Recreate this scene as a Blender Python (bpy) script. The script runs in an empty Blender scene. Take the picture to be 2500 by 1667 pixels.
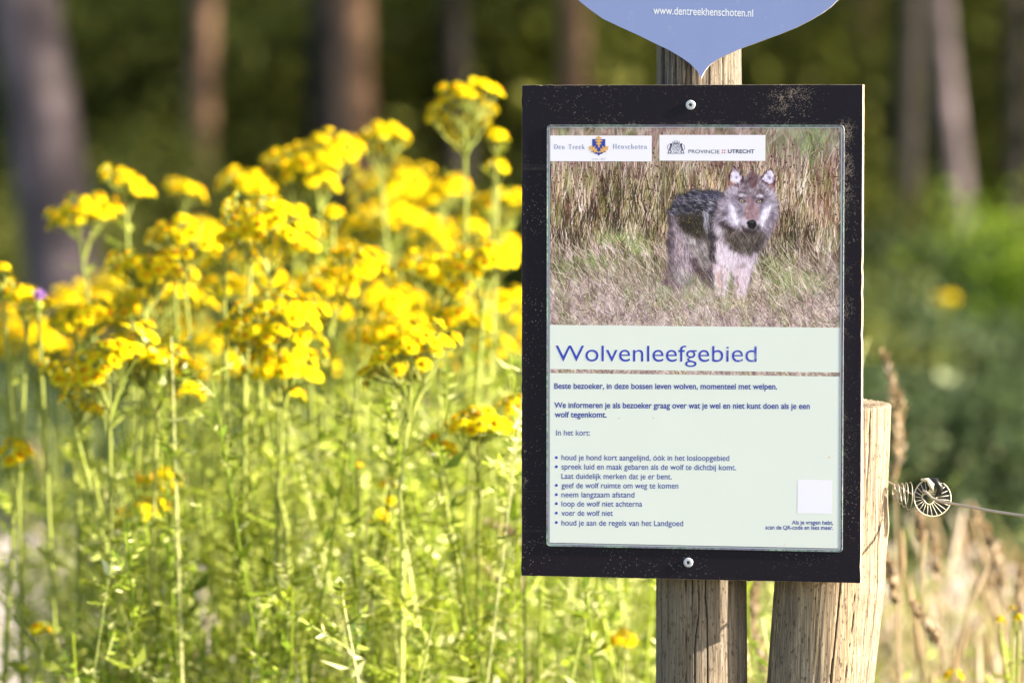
import bpy, math, random
import numpy as np
from mathutils import Vector, Matrix

# ------------------------------------------------------------------ camera, sky, sun, exposure
sc = bpy.context.scene
COL = sc.collection
PITCH = math.radians(4.5)
CAM_H = 1.30
FPX = 150 / 36 * 2500
cd = bpy.data.cameras.new('camera')
cam = bpy.data.objects.new('camera', cd)
COL.objects.link(cam)
cam.location = (0, 0, CAM_H)
cam.rotation_euler = (math.radians(90) - PITCH, 0, 0)
cd.lens = 150
cd.sensor_width = 36
cd.clip_start = 0.1
cd.clip_end = 1000
cd.dof.use_dof = True
cd.dof.focus_distance = 4.375
cd.dof.aperture_fstop = 3.5
sc.camera = cam

SUN_EL = math.radians(24.5)
SUN_AZ = math.radians(14.2)      # the sun stands to the right, this far round towards the camera
SUN_DIR = Vector((math.cos(SUN_EL) * math.cos(SUN_AZ), -math.cos(SUN_EL) * math.sin(SUN_AZ), math.sin(SUN_EL)))
w = bpy.data.worlds.new('World')
sc.world = w
w.use_nodes = True
nt = w.node_tree
bg = nt.nodes['Background']
sky = nt.nodes.new('ShaderNodeTexSky')
sky.sky_type = 'NISHITA'
sky.sun_disc = False
sky.sun_elevation = SUN_EL
sky.sun_rotation = math.radians(90) + SUN_AZ
sky.dust_density = 2.0
nt.links.new(sky.outputs[0], bg.inputs[0])
bg.inputs[1].default_value = 0.09
sl = bpy.data.lights.new('sun', 'SUN')
sl.energy = 5.0
sl.angle = math.radians(0.5)
sl.color = (1.0, 0.90, 0.74)
so = bpy.data.objects.new('sun', sl)
so.rotation_euler = SUN_DIR.to_track_quat('Z', 'Y').to_euler()
so.location = (10, -5, 12)
COL.objects.link(so)
sc.view_settings.view_transform = 'Standard'
sc.view_settings.look = 'None'
sc.view_settings.exposure = 2.0
sc.view_settings.gamma = 1.0
sc.cycles.use_denoising = True
sc.cycles.max_bounces = 7
sc.cycles.diffuse_bounces = 4
sc.cycles.transmission_bounces = 4
sc.cycles.transparent_max_bounces = 4

rnd = random.Random(7)
rng = np.random.default_rng(11)

# ------------------------------------------------------------------ geometry helpers
CAM = Vector((0, 0, CAM_H))
Rv = Vector((1, 0, 0))
Fv = Vector((0, math.cos(PITCH), -math.sin(PITCH)))
Uv = Vector((0, math.sin(PITCH), math.cos(PITCH)))

def ray(px, py):
    return Fv + Rv * ((px - 1250) / FPX) - Uv * ((py - 833.5) / FPX)

def at(px, py, D):
    return CAM + ray(px, py) * D

def D8(dx, dy, D):              # measured on the 2352 px wide view of the photograph
    return at(dx * 1.063, dy * 1.063, D)

def tag(o, label=None, cat=None, group=None, kind=None):
    if label: o['label'] = label
    if cat: o['category'] = cat
    if group: o['group'] = group
    if kind: o['kind'] = kind
    return o

def empty(name, loc=(0, 0, 0), rz=0, mat=None):
    o = bpy.data.objects.new(name, None)
    COL.objects.link(o)
    o.empty_display_size = 0.05
    if mat is not None: o.matrix_world = mat
    else:
        o.location = loc
        o.rotation_euler = (0, 0, rz)
    return o

def link(name, me, parent=None):
    o = bpy.data.objects.new(name, me)
    COL.objects.link(o)
    if parent is not None: o.parent = parent
    return o

class MB:
    """collects vertices and faces of one mesh"""
    def __init__(self):
        self.V = []; self.F = []; self.M = []; self.n = 0
    def add(self, v, f, m=0):
        v = np.asarray(v, float).reshape(-1, 3)
        self.V.append(v)
        k = self.n
        for q in f:
            self.F.append(tuple(int(i) + k for i in q)); self.M.append(m)
        self.n += len(v)
    def box(self, x0, x1, y0, y1, z0, z1, m=0):
        v = [(x, y, z) for x in (x0, x1) for y in (y0, y1) for z in (z0, z1)]
        self.add(v, [(0, 1, 3, 2), (4, 6, 7, 5), (0, 4, 5, 1), (2, 3, 7, 6), (0, 2, 6, 4), (1, 5, 7, 3)], m)
    def tube(self, pts, rad, n=6, m=0, cap=True):
        pts = [Vector(p) for p in pts]
        if not hasattr(rad, '__len__'): rad = [rad] * len(pts)
        up = Vector((0.13, 0.27, 0.95)).normalized()
        v = []
        for i, p in enumerate(pts):
            t = (pts[min(i + 1, len(pts) - 1)] - pts[max(i - 1, 0)])
            t = t.normalized() if t.length > 1e-9 else Vector((0, 0, 1))
            a = t.cross(up)
            if a.length < 0.05: a = t.cross(Vector((1, 0, 0)))
            a.normalize(); b = t.cross(a)
            for k in range(n):
                an = 2 * math.pi * k / n
                v.append(p + (a * math.cos(an) + b * math.sin(an)) * rad[i])
        f = []
        for i in range(len(pts) - 1):
            for k in range(n):
                k2 = (k + 1) % n
                f.append((i * n + k, i * n + k2, (i + 1) * n + k2, (i + 1) * n + k))
        if cap:
            f.append(tuple(range(n))[::-1]); f.append(tuple((len(pts) - 1) * n + k for k in range(n)))
        self.add(v, f, m)
    def prism(self, outline, z0, z1, m=0, mside=None):
        n = len(outline)
        v = [(x, y, z0) for x, y in outline] + [(x, y, z1) for x, y in outline]
        self.add(v, [tuple(range(n))[::-1], tuple(range(n, 2 * n))], m)
        self.add(v, [(i, (i + 1) % n, n + (i + 1) % n, n + i) for i in range(n)], m if mside is None else mside)
    def mesh(self, name, mats, smooth=False):
        me = bpy.data.meshes.new(name)
        V = np.concatenate(self.V) if self.V else np.zeros((0, 3))
        me.from_pydata(V.tolist(), [], self.F)
        for mt in (mats if isinstance(mats, (list, tuple)) else [mats]): me.materials.append(mt)
        me.polygons.foreach_set('material_index', self.M)
        if smooth: me.polygons.foreach_set('use_smooth', [True] * len(me.polygons))
        me.update()
        return me
    def build(self, name, mats, parent=None, smooth=False):
        return link(name, self.mesh(name, mats, smooth), parent)

def quad_mesh(name, V, Q, mats, midx=None, smooth=False):
    """fast quad mesh from numpy arrays"""
    V = np.ascontiguousarray(V, np.float32); Q = np.ascontiguousarray(Q, np.int32)
    me = bpy.data.meshes.new(name)
    me.vertices.add(len(V)); me.vertices.foreach_set('co', V.ravel())
    me.loops.add(Q.size); me.loops.foreach_set('vertex_index', Q.ravel())
    me.polygons.add(len(Q)); me.polygons.foreach_set('loop_start', np.arange(len(Q), dtype=np.int32) * 4)
    for mt in (mats if isinstance(mats, (list, tuple)) else [mats]): me.materials.append(mt)
    if midx is not None: me.polygons.foreach_set('material_index', np.asarray(midx, np.int32))
    if smooth: me.polygons.foreach_set('use_smooth', np.ones(len(Q), bool))
    me.update(calc_edges=True)
    me.validate()
    return me

def unit(a):
    return a / np.maximum(np.linalg.norm(a, axis=1, keepdims=True), 1e-9)

def leaves(P, L, wr=0.3, axis=None, spread=1.0, r=rng, fold=0.15):
    """one folded rhombus per leaf -> V, Q"""
    n = len(P)
    a = r.normal(size=(n, 3)) * spread
    if axis is not None: a = a + axis
    a = unit(a)
    b = unit(np.cross(a, r.normal(size=(n, 3))))
    c = np.cross(a, b)
    L = np.broadcast_to(np.asarray(L, float).reshape(-1, 1), (n, 1))
    W = L * wr
    V = np.stack([P, P + a * L * .45 + b * W + c * L * fold, P + a * L, P + a * L * .45 - b * W + c * L * fold], 1).reshape(-1, 3)
    Q = np.arange(4 * n).reshape(-1, 4)
    return V, Q

# ------------------------------------------------------------------ materials
def new_mat(name):
    m = bpy.data.materials.new(name)
    m.use_nodes = True
    t = m.node_tree
    return m, t, t.nodes['Principled BSDF'], t.nodes['Material Output']

def N(t, typ, **kw):
    n = t.nodes.new(typ)
    for k, v in kw.items():
        if k.startswith('i_'):
            key = k[2:].replace('_', ' ')
            n.inputs[key].default_value = v
        else: setattr(n, k, v)
    return n

def ramp(t, fac, stops):
    n = t.nodes.new('ShaderNodeValToRGB')
    e = n.color_ramp.elements
    while len(e) < len(stops): e.new(0.5)
    for k, (p, c) in enumerate(stops):
        e[k].position = p
        e[k].color = (c[0], c[1], c[2], 1) if hasattr(c, '__len__') else (c, c, c, 1)
    t.links.new(fac, n.inputs[0])
    return n.outputs[0]

def noise(t, vec, scale, detail=4, rough=0.55, sx=None):
    n = N(t, 'ShaderNodeTexNoise')
    n.inputs['Scale'].default_value = scale
    n.inputs['Detail'].default_value = detail
    n.inputs['Roughness'].default_value = rough
    if vec is not None:
        if sx is not None:
            mp = N(t, 'ShaderNodeMapping')
            mp.inputs['Scale'].default_value = sx
            t.links.new(vec, mp.inputs[0]); vec = mp.outputs[0]
        t.links.new(vec, n.inputs['Vector'])
    return n.outputs[0]

def mix(t, fac, a, b):
    n = t.nodes.new('ShaderNodeMix'); n.data_type = 'RGBA'
    for s, v in ((n.inputs[0], fac), (n.inputs[6], a), (n.inputs[7], b)):
        if hasattr(v, 'is_linked') or hasattr(v, 'links'): t.links.new(v, s)
        elif hasattr(v, '__len__'): s.default_value = (v[0], v[1], v[2], 1)
        else: s.default_value = v
    return n.outputs[2]

def math_n(t, op, a, b=0.0, clamp=False):
    n = t.nodes.new('ShaderNodeMath'); n.operation = op; n.use_clamp = clamp
    for s, v in ((n.inputs[0], a), (n.inputs[1], b)):
        if hasattr(v, 'links'): t.links.new(v, s)
        else: s.default_value = v
    return n.outputs[0]

def bump(t, bs, h, strength=0.3, dist=0.001):
    n = N(t, 'ShaderNodeBump')
    n.inputs['Strength'].default_value = strength
    n.inputs['Distance'].default_value = dist
    t.links.new(h, n.inputs['Height'])
    t.links.new(n.outputs[0], bs.inputs['Normal'])

def flat(name, c, rough=0.6, metal=0.0, coat=0.0):
    m, t, b, o = new_mat(name)
    b.inputs['Base Color'].default_value = (c[0], c[1], c[2], 1)
    b.inputs['Roughness'].default_value = rough
    b.inputs['Metallic'].default_value = metal
    b.inputs['Coat Weight'].default_value = coat
    return m

def foliage(name, stops, trans=0.4, tc=None, rough=0.55, spec=.10):
    """leaf: each leaf gets its own tone; part of the light passes through"""
    m, t, b, o = new_mat(name)
    g = N(t, 'ShaderNodeNewGeometry')
    c = ramp(t, g.outputs['Random Per Island'], stops)
    t.links.new(c, b.inputs['Base Color'])
    b.inputs['Roughness'].default_value = rough
    b.inputs['Specular IOR Level'].default_value = spec
    tr = N(t, 'ShaderNodeBsdfTranslucent')
    if tc is not None:
        cc = mix(t, 0.6, c, tc)
        t.links.new(cc, tr.inputs[0])
    else: t.links.new(c, tr.inputs[0])
    mx = N(t, 'ShaderNodeMixShader')
    mx.inputs[0].default_value = trans
    t.links.new(b.outputs[0], mx.inputs[1]); t.links.new(tr.outputs[0], mx.inputs[2])
    t.links.new(mx.outputs[0], o.inputs[0])
    return m

M = {}
M['leaf'] = foliage('ragwort_leaf', [(0, (.07, .12, .012)), (.5, (.28, .35, .03)), (1, (.60, .62, .16))], .34, (.60, .66, .04))
M['stem'] = foliage('ragwort_stem', [(0, (.22, .28, .05)), (1, (.36, .38, .10))], .15)
M['petal'] = foliage('ragwort_petal', [(0, (.66, .42, .002)), (.3, (.73, .56, .003)), (1, (.79, .69, .006))], .28, (.74, .58, .003), spec=.04)
M['disc'] = foliage('ragwort_disc', [(0, (.45, .15, .002)), (.4, (.62, .30, .003)), (1, (.74, .46, .004))], .1, spec=.04)
M['weed'] = foliage('weed_leaf', [(0, (.025, .05, .008)), (.3, (.12, .19, .015)), (.62, (.38, .47, .045)), (1, (.82, .78, .42))], .30, (.62, .70, .05))
M['straw'] = foliage('straw', [(0, (.24, .16, .08)), (.5, (.42, .31, .18)), (1, (.60, .50, .40))], .25)
M['straw_green'] = foliage('green_grass', [(0, (.07, .11, .015)), (.6, (.26, .31, .05)), (1, (.58, .54, .22))], .3)
M['bush'] = foliage('shrub_leaf', [(0, (.020, .026, .006)), (.6, (.05, .06, .014)), (.86, (.13, .145, .03)), (1, (.50, .50, .13))], .35, (.34, .38, .05))  # the few brightest leaves stand in for sun flecks
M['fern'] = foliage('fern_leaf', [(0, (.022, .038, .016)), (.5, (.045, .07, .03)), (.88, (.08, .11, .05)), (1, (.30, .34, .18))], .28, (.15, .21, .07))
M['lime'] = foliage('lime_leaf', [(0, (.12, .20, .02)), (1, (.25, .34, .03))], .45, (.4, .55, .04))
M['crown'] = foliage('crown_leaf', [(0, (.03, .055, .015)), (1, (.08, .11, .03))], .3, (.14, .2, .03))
M['purple'] = flat('thistle_purple', (.30, .14, .42), .7)
M['seed'] = foliage('seed_fluff', [(0, (.60, .50, .44)), (1, (.80, .72, .66))], .2)

def bark(name, c1, c2, c3):
    m, t, b, o = new_mat(name)
    tc = N(t, 'ShaderNodeTexCoord').outputs['Object']
    n1 = noise(t, tc, 7, 6, .65, (1, 1, .25))
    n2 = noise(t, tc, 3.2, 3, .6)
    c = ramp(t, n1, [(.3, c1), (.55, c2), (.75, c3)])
    c = mix(t, ramp(t, n2, [(.42, 0), (.6, 1)]), c, [x * .42 for x in c2])  # bark patches, contrast raised to stand in for broken sun dapple
    t.links.new(c, b.inputs['Base Color'])
    b.inputs['Roughness'].default_value = .85
    bump(t, b, n1, .8, .02)
    return m
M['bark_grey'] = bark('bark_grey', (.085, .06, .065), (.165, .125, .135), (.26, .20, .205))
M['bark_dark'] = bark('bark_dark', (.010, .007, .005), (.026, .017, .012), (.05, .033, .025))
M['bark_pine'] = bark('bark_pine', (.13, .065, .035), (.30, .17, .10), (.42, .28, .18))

def wood(name, seed, mu=1.0):
    K = lambda c: (c[0] * mu * (.94 if mu < .8 else 1), c[1] * mu, c[2] * mu * (1.12 if mu < .8 else 1))
    m, t, b, o = new_mat(name)
    tc = N(t, 'ShaderNodeTexCoord').outputs['Object']
    mp = N(t, 'ShaderNodeMapping'); mp.inputs['Location'].default_value = (seed, seed * 2, seed * 3)
    t.links.new(tc, mp.inputs[0]); v = mp.outputs[0]
    g1 = noise(t, v, 60, 6, .75, (9, 9, .16))        # fine grain along the post
    g2 = noise(t, v, 60, 4, .6, (1.3, 1.3, .07))       # broad streaks
    g3 = noise(t, v, 9, 3, .5, (1, 1, .5))
    c = ramp(t, g1, [(.36, K((.06, .043, .028))), (.46, K((.22, .165, .11))), (.60, K((.46, .37, .26)))])
    c = mix(t, ramp(t, g2, [(.46, 0), (.66, .7)]), c, K((.15, .125, .10)))
    c = mix(t, ramp(t, g3, [(.46, 0), (.68, .5)]), c, K((.44, .31, .17)))
    sp = noise(t, v, 420, 2, .5, (1, 1, .35))
    c = mix(t, ramp(t, sp, [(.60, 0), (.68, .7)]), c, (.04, .028, .018))
    # cracks are darker inside: tone mixed in by a vertex mask
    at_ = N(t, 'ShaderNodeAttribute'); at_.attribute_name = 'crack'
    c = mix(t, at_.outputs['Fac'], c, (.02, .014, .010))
    t.links.new(c, b.inputs['Base Color'])
    b.inputs['Roughness'].default_value = .85
    b.inputs['Specular IOR Level'].default_value = .2
    bump(t, b, math_n(t, 'ADD', g1, math_n(t, 'MULTIPLY', sp, .3)), .9, .0012)
    return m
M['wood_a'] = wood('weathered_post_wood', 1.3, .62)
M['wood_b'] = wood('tan_post_wood', 7.1, .95)

def board_mat():
    m, t, b, o = new_mat('black_board_face')
    tc = N(t, 'ShaderNodeTexCoord').outputs['Object']
    vo = N(t, 'ShaderNodeTexVoronoi'); vo.inputs['Scale'].default_value = 800
    t.links.new(tc, vo.inputs['Vector'])
    big = noise(t, tc, 14, 5, .6)
    dist = vo.outputs['Distance']
    # random speck size per cell: only some cells carry one
    cell = N(t, 'ShaderNodeSeparateColor'); t.links.new(vo.outputs['Color'], cell.inputs[0])
    sz = math_n(t, 'MULTIPLY', math_n(t, 'SUBTRACT', cell.outputs[0], .74, True), 1.3)
    sz = math_n(t, 'MULTIPLY', sz, ramp(t, big, [(.38, .25), (.62, 1.25)]))
    speck = math_n(t, 'GREATER_THAN', math_n(t, 'MULTIPLY', sz, 1.0), dist)
    vo2 = N(t, 'ShaderNodeTexVoronoi'); vo2.inputs['Scale'].default_value = 1500
    t.links.new(tc, vo2.inputs['Vector'])
    cell2 = N(t, 'ShaderNodeSeparateColor'); t.links.new(vo2.outputs['Color'], cell2.inputs[0])
    # where dust gathered: smudges at top right, right of the sleeve, rims
    xyz = N(t, 'ShaderNodeSeparateXYZ'); t.links.new(tc, xyz.inputs[0])
    def blob(cx, cy, rx, ry):
        dx = math_n(t, 'DIVIDE', math_n(t, 'SUBTRACT', xyz.outputs[0], cx), rx)
        dy = math_n(t, 'DIVIDE', math_n(t, 'SUBTRACT', xyz.outputs[1], cy), ry)
        d = math_n(t, 'SQRT', math_n(t, 'ADD', math_n(t, 'MULTIPLY', dx, dx), math_n(t, 'MULTIPLY', dy, dy)))
        return math_n(t, 'SUBTRACT', 1, d, True)
    bl = None
    for q in ((.105, .241, .030, .018), (.085, .226, .018, .010), (.160, .16, .014, .060), (.160, .02, .012, .08), (-.172, -.155, .005, .012),
              (.0, .212, .19, .006), (-.1, -.218, .11, .007), (.158, .205, .016, .02), (.155, -.12, .02, .06)):
        k = blob(*q)
        if q[1] == .212 or q[1] in (-.218, .02, -.12): k = math_n(t, 'MULTIPLY', k, .6)
        bl = k if bl is None else math_n(t, 'MAXIMUM', bl, k)
    dens = math_n(t, 'ADD', math_n(t, 'MULTIPLY', bl, .62), .08)
    ns = noise(t, tc, 60, 5, .7)
    dens = math_n(t, 'MULTIPLY', dens, ramp(t, ns, [(.35, .1), (.62, 1.3)]))
    dust = math_n(t, 'GREATER_THAN', dens, math_n(t, 'ADD', cell2.outputs[1], math_n(t, 'MULTIPLY', vo2.outputs['Distance'], .4)))
    f = math_n(t, 'MAXIMUM', speck, math_n(t, 'MULTIPLY', dust, .8))
    soft = noise(t, tc, 3, 3, .5)
    base = mix(t, soft, (.0070, .0045, .0105), (.011, .0085, .013))
    c = mix(t, math_n(t, 'MULTIPLY', f, .6), base, (.46, .37, .29))
    scr = noise(t, tc, 40, 3, .5, (.08, 1, 1))
    c = mix(t, ramp(t, scr, [(.66, 0), (.72, .16)]), c, (.2, .17, .15))
    t.links.new(c, b.inputs['Base Color'])
    r = ramp(t, soft, [(.3, .42), (.7, .55)])
    t.links.new(r, b.inputs['Roughness'])
    b.inputs['Specular IOR Level'].default_value = .2
    bump(t, b, noise(t, tc, 500, 2, .5), .1, .0003)
    return m
M['board'] = board_mat()
m, t, b, o = new_mat('board_edge')
tc = N(t, 'ShaderNodeTexCoord').outputs['Object']
t.links.new(ramp(t, noise(t, tc, 90, 4, .7, (1, .25, 4)), [(.35, (.30, .21, .13)), (.6, (.58, .46, .33))]), b.inputs['Base Color'])
b.inputs['Roughness'].default_value = .8
M['board_edge'] = m
M['steel'] = flat('zinc_screw', (.60, .60, .64), .4, .45)
M['steel_dark'] = flat('screw_recess', (.02, .02, .03), .6)
M['wire'] = flat('wire_metal', (.40, .36, .31), .45, .6)
M['cream'] = flat('cream_plastic', (.60, .56, .40), .5)
M['blackpl'] = flat('black_plastic', (.012, .012, .012), .4)

def print_mat(name, c, worn=None, rough=.35):
    """printed paper under the laminate: faint soft mottling and specks of dirt"""
    m, t, b, o = new_mat(name)
    tc = N(t, 'ShaderNodeTexCoord').outputs['Object']
    col = mix(t, ramp(t, noise(t, tc, 12, 4, .6), [(.3, 0), (.7, .35)]), c, [x * .93 for x in c])
    if worn is not None:
        wv = ramp(t, noise(t, tc, 260, 4, .7), [(.50, 0), (.60, worn[0])])
        xyz = N(t, 'ShaderNodeSeparateXYZ'); t.links.new(tc, xyz.inputs[0])
        d = math_n(t, 'ABSOLUTE', math_n(t, 'SUBTRACT', xyz.outputs[0], worn[1]))
        area = math_n(t, 'SUBTRACT', 1, math_n(t, 'DIVIDE', d, worn[2]), True)
        area = math_n(t, 'ADD', math_n(t, 'MULTIPLY', area, 1.6, True), .08, True)
        col = mix(t, math_n(t, 'MULTIPLY', wv, area), col, worn[3])
    t.links.new(col, b.inputs['Base Color'])
    b.inputs['Roughness'].default_value = rough
    b.inputs['Specular IOR Level'].default_value = .35
    return m
PAPER = (.76, .80, .74)
M['paper'] = print_mat('pale_green_print', PAPER)
M['white_print'] = print_mat('white_print', (.88, .85, .93))
M['ink_title'] = print_mat('blue_title_ink', (.035, .055, .46), (.75, .055, .035, (.42, .40, .62)))
M['ink_bold'] = print_mat('dark_blue_ink', (.045, .06, .33))
M['ink_body'] = print_mat('blue_body_ink', (.05, .07, .34))
M['ink_logo'] = print_mat('slate_ink', (.10, .14, .36))
M['ink_dark'] = print_mat('navy_ink', (.03, .03, .10))
M['ink_red'] = print_mat('red_ink', (.60, .03, .10))
M['ink_shield'] = print_mat('shield_blue', (.03, .06, .36))
M['ink_gold'] = print_mat('leaf_gold', (.75, .40, .10))
M['ink_gold2'] = print_mat('leaf_gold_pale', (.85, .60, .28))
M['white_ink'] = print_mat('white_sign_ink', (.85, .85, .90))

m, t, b, o = new_mat('blue_sign_paint')
tc = N(t, 'ShaderNodeTexCoord').outputs['Object']
c = mix(t, ramp(t, noise(t, tc, 8, 4, .6), [(.3, 0), (.7, 1)]), (.255, .315, .58), (.235, .295, .545))
vo = N(t, 'ShaderNodeTexVoronoi'); vo.inputs['Scale'].default_value = 260
t.links.new(tc, vo.inputs['Vector'])
cs = N(t, 'ShaderNodeSeparateColor'); t.links.new(vo.outputs['Color'], cs.inputs[0])
sp = math_n(t, 'GREATER_THAN', math_n(t, 'MULTIPLY', math_n(t, 'SUBTRACT', cs.outputs[0], .93, True), 2.2), vo.outputs['Distance'])
c = mix(t, math_n(t, 'MULTIPLY', sp, .5), c, (.5, .55, .7))
c = mix(t, ramp(t, noise(t, tc, 30, 4, .6, (1, .12, 1)), [(.5, 0), (.75, .22)]), c, (.20, .25, .46))
c = mix(t, ramp(t, noise(t, tc, 60, 5, .75), [(.60, 0), (.72, .35)]), c, (.40, .45, .62))
t.links.new(c, b.inputs['Base Color']); b.inputs['Roughness'].default_value = .5
bump(t, b, noise(t, tc, 900, 2, .5), .08, .0003)
M['blue_sign'] = m
M['sign_edge'] = flat('sign_edge', (.62, .58, .56), .5)

m, t, b, o = new_mat('laminate_rim')
tc = N(t, 'ShaderNodeTexCoord').outputs['Object']
n1 = noise(t, tc, 14, 3, .6)
n2 = noise(t, tc, 240, 4, .8)
n2b = noise(t, tc, 60, 4, .8, (1, .3, 1))
c = mix(t, ramp(t, n1, [(.44, 0), (.56, 1)]), (.13, .12, .17), (.16, .24, .19))
c = mix(t, ramp(t, n2, [(.48, 0), (.56, .75)]), c, (.04, .06, .06))
c = mix(t, ramp(t, n2b, [(.60, 0), (.68, .5)]), c, (.42, .38, .34))
t.links.new(c, b.inputs['Base Color']); b.inputs['Roughness'].default_value = .3
M['rim'] = m
M['rim_light'] = flat('laminate_lip', (.55, .55, .60), .2)

# ground
m, t, b, o = new_mat('forest_ground')
tc = N(t, 'ShaderNodeTexCoord').outputs['Object']
g = noise(t, tc, 2.2, 8, .7)
g2 = noise(t, tc, 22, 5, .7)
c = ramp(t, g, [(.35, (.035, .045, .015)), (.5, (.06, .065, .025)), (.68, (.13, .10, .055))])
c = mix(t, ramp(t, g2, [(.4, 0), (.7, .7)]), c, (.10, .085, .05))
t.links.new(c, b.inputs['Base Color']); b.inputs['Roughness'].default_value = .95
bump(t, b, g2, .6, .03)
M['ground'] = m
m, t, b, o = new_mat('sandy_path')
tc = N(t, 'ShaderNodeTexCoord').outputs['Object']
g = noise(t, tc, 5, 8, .65)
c = ramp(t, g, [(.3, (.34, .28, .24)), (.7, (.47, .41, .36))])
t.links.new(c, b.inputs['Base Color']); b.inputs['Roughness'].default_value = .95
bump(t, b, noise(t, tc, 60, 5, .7), .5, .01)
M['path'] = m

# ------------------------------------------------------------------ ground, path
def ground():
    xs = np.concatenate([np.linspace(-150, -12, 12), np.linspace(-10, 10, 81), np.linspace(12, 150, 12)])
    ys = np.concatenate([np.linspace(-60, -2, 10), np.linspace(0, 30, 121), np.linspace(32, 260, 24)])
    X, Y = np.meshgrid(xs, ys)
    Z = .02 * np.sin(X * 1.3 + .4) * np.sin(Y * .9) + .012 * np.sin(X * 3.1 + Y * 2.3)
    Z[(Y < 7.2) & (np.abs(X) < 3)] *= 1
    Z = np.where((Y > 7.4) & (Y < 11.2), 0, Z) - .02
    V = np.stack([X, Y, Z], -1).reshape(-1, 3)
    nx = len(xs); i = np.arange(len(ys) - 1)[:, None] * nx + np.arange(nx - 1)[None]
    Q = np.stack([i, i + 1, i + nx + 1, i + nx], -1).reshape(-1, 4)
    o = link('ground', quad_mesh('ground', V, Q, M['ground'], smooth=True))
    tag(o, 'forest floor of leaf litter and low growth under the trees', kind='structure')
    # path: runs across behind the flowers
    m = MB(); n = 90
    xs = np.linspace(-40, 40, n)
    a = [(x, 7.85 + .12 * math.sin(x * 1.7) + .07 * math.sin(x * 4.1) + .01 * x, .004) for x in xs]
    b = [(x, 10.5 + .2 * math.sin(x * .9 + 1) + .06 * math.sin(x * 5.3) + .01 * x, .004) for x in xs]
    m.add(a + b, [(k, k + 1, n + k + 1, n + k) for k in range(n - 1)])
    o = m.build('path', M['path'])
    tag(o, 'pale sandy path running behind the yellow flowers', kind='structure')
ground()

# ------------------------------------------------------------------ trees
def trunk_pts(p0, p1, r0, r1, n=14, wob=.02, seed=0, H=None):
    r = random.Random(seed)
    pts, rad = [], []
    for k in range(n):
        s = k / (n - 1)
        p = Vector(p0).lerp(Vector(p1), s)
        p += Vector((r.uniform(-1, 1), r.uniform(-1, 1), 0)) * wob
        pts.append(p); rad.append(r0 + (r1 - r0) * s + (r0 * .35 * math.exp(-s * n * 1.6) if s < .2 else 0))
    return pts, rad

def crown_mesh(name, seed, n, R, zc, zr, L, mat):
    r = np.random.default_rng(seed)
    # clumps along limbs
    nc = 46
    d = unit(r.normal(size=(nc, 3))) * r.uniform(.35, 1, (nc, 1)) ** .6
    C = d * [R, R, zr] + [0, 0, zc]
    k = r.integers(0, nc, n)
    P = C[k] + r.normal(size=(n, 3)) * [R * .16, R * .16, zr * .12]
    V, Q = leaves(P, r.uniform(.6, 1.2, n) * L, .34, spread=1, r=r)
    return quad_mesh(name, V, Q, mat), C

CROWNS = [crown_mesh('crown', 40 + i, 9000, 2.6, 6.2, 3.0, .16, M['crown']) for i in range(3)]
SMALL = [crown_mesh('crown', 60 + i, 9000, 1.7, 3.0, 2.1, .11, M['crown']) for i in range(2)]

def tree(loc, lean, r0, bk, label, ci=0, seed=0, height=9.0, group=None, small=False, sc_=1.0):
    root = empty('tree', loc)
    tag(root, label, 'tree', group)
    top = Vector((lean[0], lean[1], height * .8))
    pts, rad = trunk_pts((0, 0, -.05), top, r0, r0 * .35, 16, r0 * .10, seed)
    mb = MB(); mb.tube(pts, rad, 20)
    me, C = (SMALL if small else CROWNS)[ci]
    r = random.Random(seed)
    off = Vector((lean[0] * .8, lean[1] * .8, height - (5.1 if small else 9.2)))
    for k in range(9):
        c = Vector(C[k]) * sc_ + off
        s = pts[min(15, max(5, int(16 * (c.z - 1.0) / (height))))]
        mid = (s + c) / 2 + Vector((0, 0, -.15))
        mb.tube([s, mid, c], [r0 * .3, r0 * .18, r0 * .06], 6)
    mb.build('trunk', bk, root, smooth=True)
    cr = link('crown', me, root)
    cr.location = off; cr.rotation_euler = (0, 0, r.uniform(0, 6)) if not small else (0, 0, 0)
    cr.scale = (sc_,) * 3
    return root

def tree_px(pxb, pyb_unused, pxt, D, wpx, bk, label, ci, seed, height=10, **kw):
    """trunk that passes pixel columns pxt (y=0) and pxb (y=1100) at distance D"""
    a = at(pxb, 1000, D); b = at(pxt, 50, D)
    slope = (b - a) / (b.z - a.z)
    base = a - slope * a.z
    base = Vector((base.x, a.y, 0))
    lean = (slope.x * height * .8, 0.02)
    return tree(base, lean, wpx / 2 / FPX * D, bk, label, ci, seed, height, **kw)

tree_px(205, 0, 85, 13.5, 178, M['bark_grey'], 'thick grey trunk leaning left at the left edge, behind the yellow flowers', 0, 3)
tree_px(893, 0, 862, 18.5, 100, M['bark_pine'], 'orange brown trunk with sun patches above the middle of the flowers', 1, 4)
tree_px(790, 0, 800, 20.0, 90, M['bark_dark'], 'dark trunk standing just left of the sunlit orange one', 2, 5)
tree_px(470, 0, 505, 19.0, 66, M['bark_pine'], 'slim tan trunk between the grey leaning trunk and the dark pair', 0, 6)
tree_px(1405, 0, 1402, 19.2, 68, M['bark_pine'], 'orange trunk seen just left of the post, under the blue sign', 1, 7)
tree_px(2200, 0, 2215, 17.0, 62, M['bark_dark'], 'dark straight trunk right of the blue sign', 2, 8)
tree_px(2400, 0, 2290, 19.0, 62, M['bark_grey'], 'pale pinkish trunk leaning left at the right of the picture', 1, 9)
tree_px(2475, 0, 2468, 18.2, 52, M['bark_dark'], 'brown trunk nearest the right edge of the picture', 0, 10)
tree_px(540, 0, 575, 27.0, 60, M['bark_dark'], 'distant dark trunk right of the slim tan trunk', 0, 12)
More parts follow.
